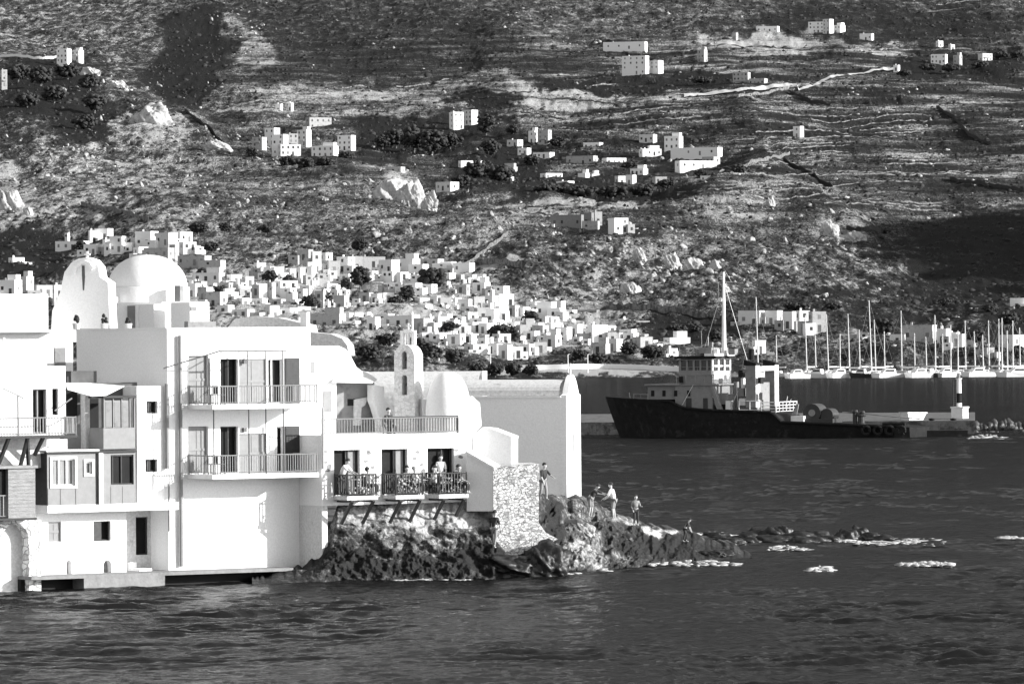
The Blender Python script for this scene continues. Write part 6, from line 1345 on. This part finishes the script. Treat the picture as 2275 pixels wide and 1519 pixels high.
def person(base, yaw, h, label, top='cloth_white', bottom='cloth_dark', lean=0, sit=False, armL=(10, 15), armR=(10, 15), step=.0, side=0, hair='hair', hairlen=0, knee=0):
    t = thing('person', label, 'person', tuple(base)); k = h / 1.72
    M = Matrix.Rotation(R(yaw), 4, 'Z')
    ft = lambda x, y, z: M @ Vector((x * k, y * k, z * k))      # figure faces -y before turning
    ln, sd_ = R(lean), R(side)
    hz = .47 if sit else .92 - .004 * abs(knee)
    def up(d, x=0, y=0):                                          # along the leaning spine from the hip
        return ft(x + math.sin(sd_) * d, y - math.sin(ln) * d, hz + math.cos(ln) * math.cos(sd_) * d)
    vs = [ft(0, 0, hz)]; ed = []; rd = [.125 * k]
    def add(p, r, j): vs.append(p); rd.append(r * k if not isinstance(r, tuple) else (r[0] * k, r[1] * k)); ed.append((j, len(vs) - 1)); return len(vs) - 1
    w1 = add(up(.16), .115, 0); ch = add(up(.36), .135, w1); nb = add(up(.49), .06, ch); nk = add(up(.56), .05, nb); h1 = add(up(.64, 0, -.01), .085, nk); h2 = add(up(.72), .095, h1); h3 = add(up(.78), .07, h2)
    add(up(.66, 0, -.11), .018, h1); add(up(.67, .092), .014, h1); add(up(.67, -.092), .014, h1)
    cl = {}
    for s, (a1, a2) in ((-1, armL), (1, armR)):
        sh = add(up(.44, s * .17), .058, ch); b1, b2 = R(a1), R(a1 + a2); L1, L2 = .28, .25
        e_ = vs[sh] + (M @ Vector((s * .05, -math.sin(b1 + ln * .3) * L1, -math.cos(b1 + ln * .3) * L1))) * k; el = add(e_, .042, sh)
        w_ = e_ + (M @ Vector((-s * .02, -math.sin(b2) * L2, -math.cos(b2) * L2))) * k; wr = add(w_, .027, el); cl[s] = (vs[sh], e_, w_)
        d = (w_ - e_).normalized(); sx = M @ Vector((1, 0, 0)); pm = add(w_ + d * .07 * k, (.036, .02), wr)
        for j, (o, fl) in enumerate(((-.027, .062), (-.009, .075), (.009, .07), (.026, .055))):
            q = w_ + d * .1 * k + sx * o * k; f1 = add(q, .009, pm); f2 = add(q + d * fl * .55 * k + (M @ Vector((0, -.004, -.006))) * k, .0085, f1); add(q + d * fl * k + (M @ Vector((0, .008, -.012))) * k, .007, f2)
        q = w_ + d * .045 * k - sx * s * .035 * k; f1 = add(q, .011, pm); add(q + d * .04 * k - sx * s * .018 * k, .009, f1)
    lg = {}
    for s in (-1, 1):
        st = step * s
        hp = add(ft(s * .09, 0, hz - .05), .09, 0)
        if sit: kn = ft(s * .1, -.42, hz + .02); an = ft(s * .1, -.42, .08)
        else:
            kn = ft(s * .1, -.04 * (1 + abs(knee) / 10) - st * .12, .49); an = ft(s * .11, .02 - st * .26 + 0, .08)
        kj = add(kn, .058, hp); cf = add(kn.lerp(an, .35), .055, kj); aj = add(an, .036, cf); hl = add(an + (M @ Vector((0, -.04, -.045))) * k, .034, aj); add(an + (M @ Vector((0, -.16, -.055))) * k, .028, hl); lg[s] = (vs[hp], kn, an)
    skin_mesh('body', vs, ed, rd, 'skin', t)
    tv = [up(-.02), up(.16), up(.36), up(.48)]; te = [(0, 1), (1, 2), (2, 3)]; tr = [.148 * k, .135 * k, .158 * k, .075 * k]
    for s in (-1, 1):
        a, b_, c_ = cl[s]; i = len(tv); tv += [a, a.lerp(b_, .75), b_.lerp(c_, .1)]; te += [(2, i), (i, i + 1), (i + 1, i + 2)]; tr += [.075 * k, .06 * k, .055 * k]
    skin_mesh('shirt', tv, te, tr, top, t)
    pv = [ft(0, 0, hz + .03)]; pe = []; pr_ = [.14 * k]
    for s in (-1, 1):
        a, b_, c_ = lg[s]; i = len(pv); end = c_ if bottom != 'shorts' else b_.lerp(c_, .05); pv += [a, a.lerp(b_, .5), b_, b_.lerp(end, .9)]; pe += [(0, i), (i, i + 1), (i + 1, i + 2), (i + 2, i + 3)]; pr_ += [.105 * k, .088 * k, .072 * k, .055 * k]
    skin_mesh('trousers' if bottom != 'shorts' else 'shorts', pv, pe, pr_, 'cloth_grey' if bottom == 'shorts' else bottom, t)
    V0, F0 = ico(2); hc = up(.74, 0, .02); d = MB(); keep = V0.copy()
    keep[:, 2] = np.where(keep[:, 2] < -.15, -.15 + (keep[:, 2] + .15) * (.4 + hairlen), keep[:, 2]); keep = keep * np.array([.108, .12, .115]) * k; keep[:, 1] += .012 * k
    fs_ = [tuple(f) for f in F0]; hv = [M @ Vector(v) + hc for v in keep]
    me = bpy.data.meshes.new('hair'); me.from_pydata([tuple(v) for v in hv], [], fs_); me.materials.append(MT[hair]); ob = bpy.data.objects.new('hair', me); COL.objects.link(ob); ob.parent = t
    for s in (-1, 1):
        e_ = up(.685, s * .033, -.083); me = bpy.data.meshes.new('eye'); v1_, f1_ = ico(1); me.from_pydata([tuple(e_ + Vector(v) * .012 * k) for v in v1_], [], [tuple(f) for f in f1_]); me.materials.append(MT['interior']); ob = bpy.data.objects.new('eye', me); COL.objects.link(ob); ob.parent = t
    return t
def chair(p, yaw, label):
    t = thing('cafe_chair', label, 'chair', tuple(p), 'chairs of the cafe'); f = Fr(0, 1, 0); M = Matrix.Rotation(R(yaw), 3, 'Z'); f.o = Vector(p); f.o.z = 0; f.u = M @ Vector((1, 0, 0)); f.n = M @ Vector((0, -1, 0)); z = p[2]
    MB().box(f, -.2, .2, -.2, .2, z + .4, z + .44).build('seat', 'dark_wood', t); MB().box(f, -.2, .2, -.22, -.19, z + .445, z + .85).build('backrest', 'dark_wood', t)
    for a in (-.19, .16):
        for b_ in (-.19, .16): MB().box(f, a, a + .03, b_, b_ + .03, z + .002, z + .398).build('leg', 'dark_wood', t)
def floor_pt(i, px, v): u0, u1, z = cb[i]; u = min(max(FE.U(px, v, 1090), u0 + .25), u1 - .25); return FE.w(u, v, z + .004)
p = floor_pt(0, 752, .35); person(p, 60, 1.74, 'waiter in a white shirt leaning forward on the left cafe balcony', lean=28, armL=(40, 30), armR=(30, 40))
def seated(i, px, v, yaw, h, lb_, lc, **k):
    p = floor_pt(i, px, v); chair(p, yaw, lc); person(p, yaw, h, lb_, sit=True, **k)
seated(0, 818, .72, 110, 1.7, 'woman with dark hair and white top sitting on the left cafe balcony', 'dark chair under the woman on the left cafe balcony', hairlen=.8, armL=(35, 50), armR=(35, 50))
seated(1, 905, .3, 20, 1.74, 'guest in dark clothes sitting on the middle cafe balcony', 'dark chair under the guest on the middle cafe balcony', top='cloth_grey', armL=(30, 50))
seated(1, 930, .75, 100, 1.68, 'fair guest in a white shirt sitting right on the middle cafe balcony', 'dark chair under the fair guest on the middle cafe balcony', hair='ship_grey', armL=(40, 45))
seated(2, 965, .4, -60, 1.72, 'guest in a white shirt sitting left on the right cafe balcony', 'dark chair under the left guest on the right cafe balcony', armR=(40, 60))
p = FE.w(FE.U(978, -.2, 1090), -.15, cb[2][2] + .004); person(p, 10, 1.76, 'person in white standing in the doorway of the right cafe balcony', bottom='cloth_white')
seated(2, 1020, .8, 70, 1.76, 'guest with dark hair and dark top at the right end of the cafe', 'dark chair at the right end of the cafe balconies', top='cloth_dark', armL=(30, 40))
p = FE.w(FE.U(866, -.7, 950), -.8, ez1 - .1); chair(p, 30, 'dark chair on the cafe roof terrace behind the railing'); person(p, 30, 1.7, 'person in dark clothes sitting behind the railing of the cafe roof terrace', sit=True, top='cloth_dark')
q = on_rock(1207, 1110); person(q, 40, 1.72, 'walker in dark top and pale trousers between rubble wall and church', top='cloth_dark', bottom='cloth_grey', lean=10, armR=(40, 30), step=.5)
q = on_rock(1098, 1216); q = q + Vector((0, -.15, 0)); person(q, 150, 1.68, 'person in dark top climbing at the foot of the rubble wall', top='cloth_dark', bottom='cloth_grey', lean=8, armR=(70, 10), step=.6)
q = on_rock(1312, 1148); person(q, 60, 1.72, 'stooping person in a bulky dark jacket on the point', top='cloth_dark', bottom='shorts', lean=38, armL=(50, 30), armR=(50, 30))
q = on_rock(1364, 1152); person(q, -110, 1.74, 'bare-legged person in a white shirt on the point', top='cloth_white', bottom='shorts', lean=14, armL=(20, 40), armR=(20, 40))
q = on_rock(1413, 1168); person(q, 20, 1.5, 'person in mottled clothes standing alone, arms bent, on the point', top='cloth_grey', bottom='cloth_dark', armL=(-20, 60), armR=(20, 70))
q = on_rock(1522, 1203); person(q, 80, 1.2, 'dark figure bent over the water near the end of the point', top='cloth_dark', bottom='cloth_dark', lean=30, step=.4)
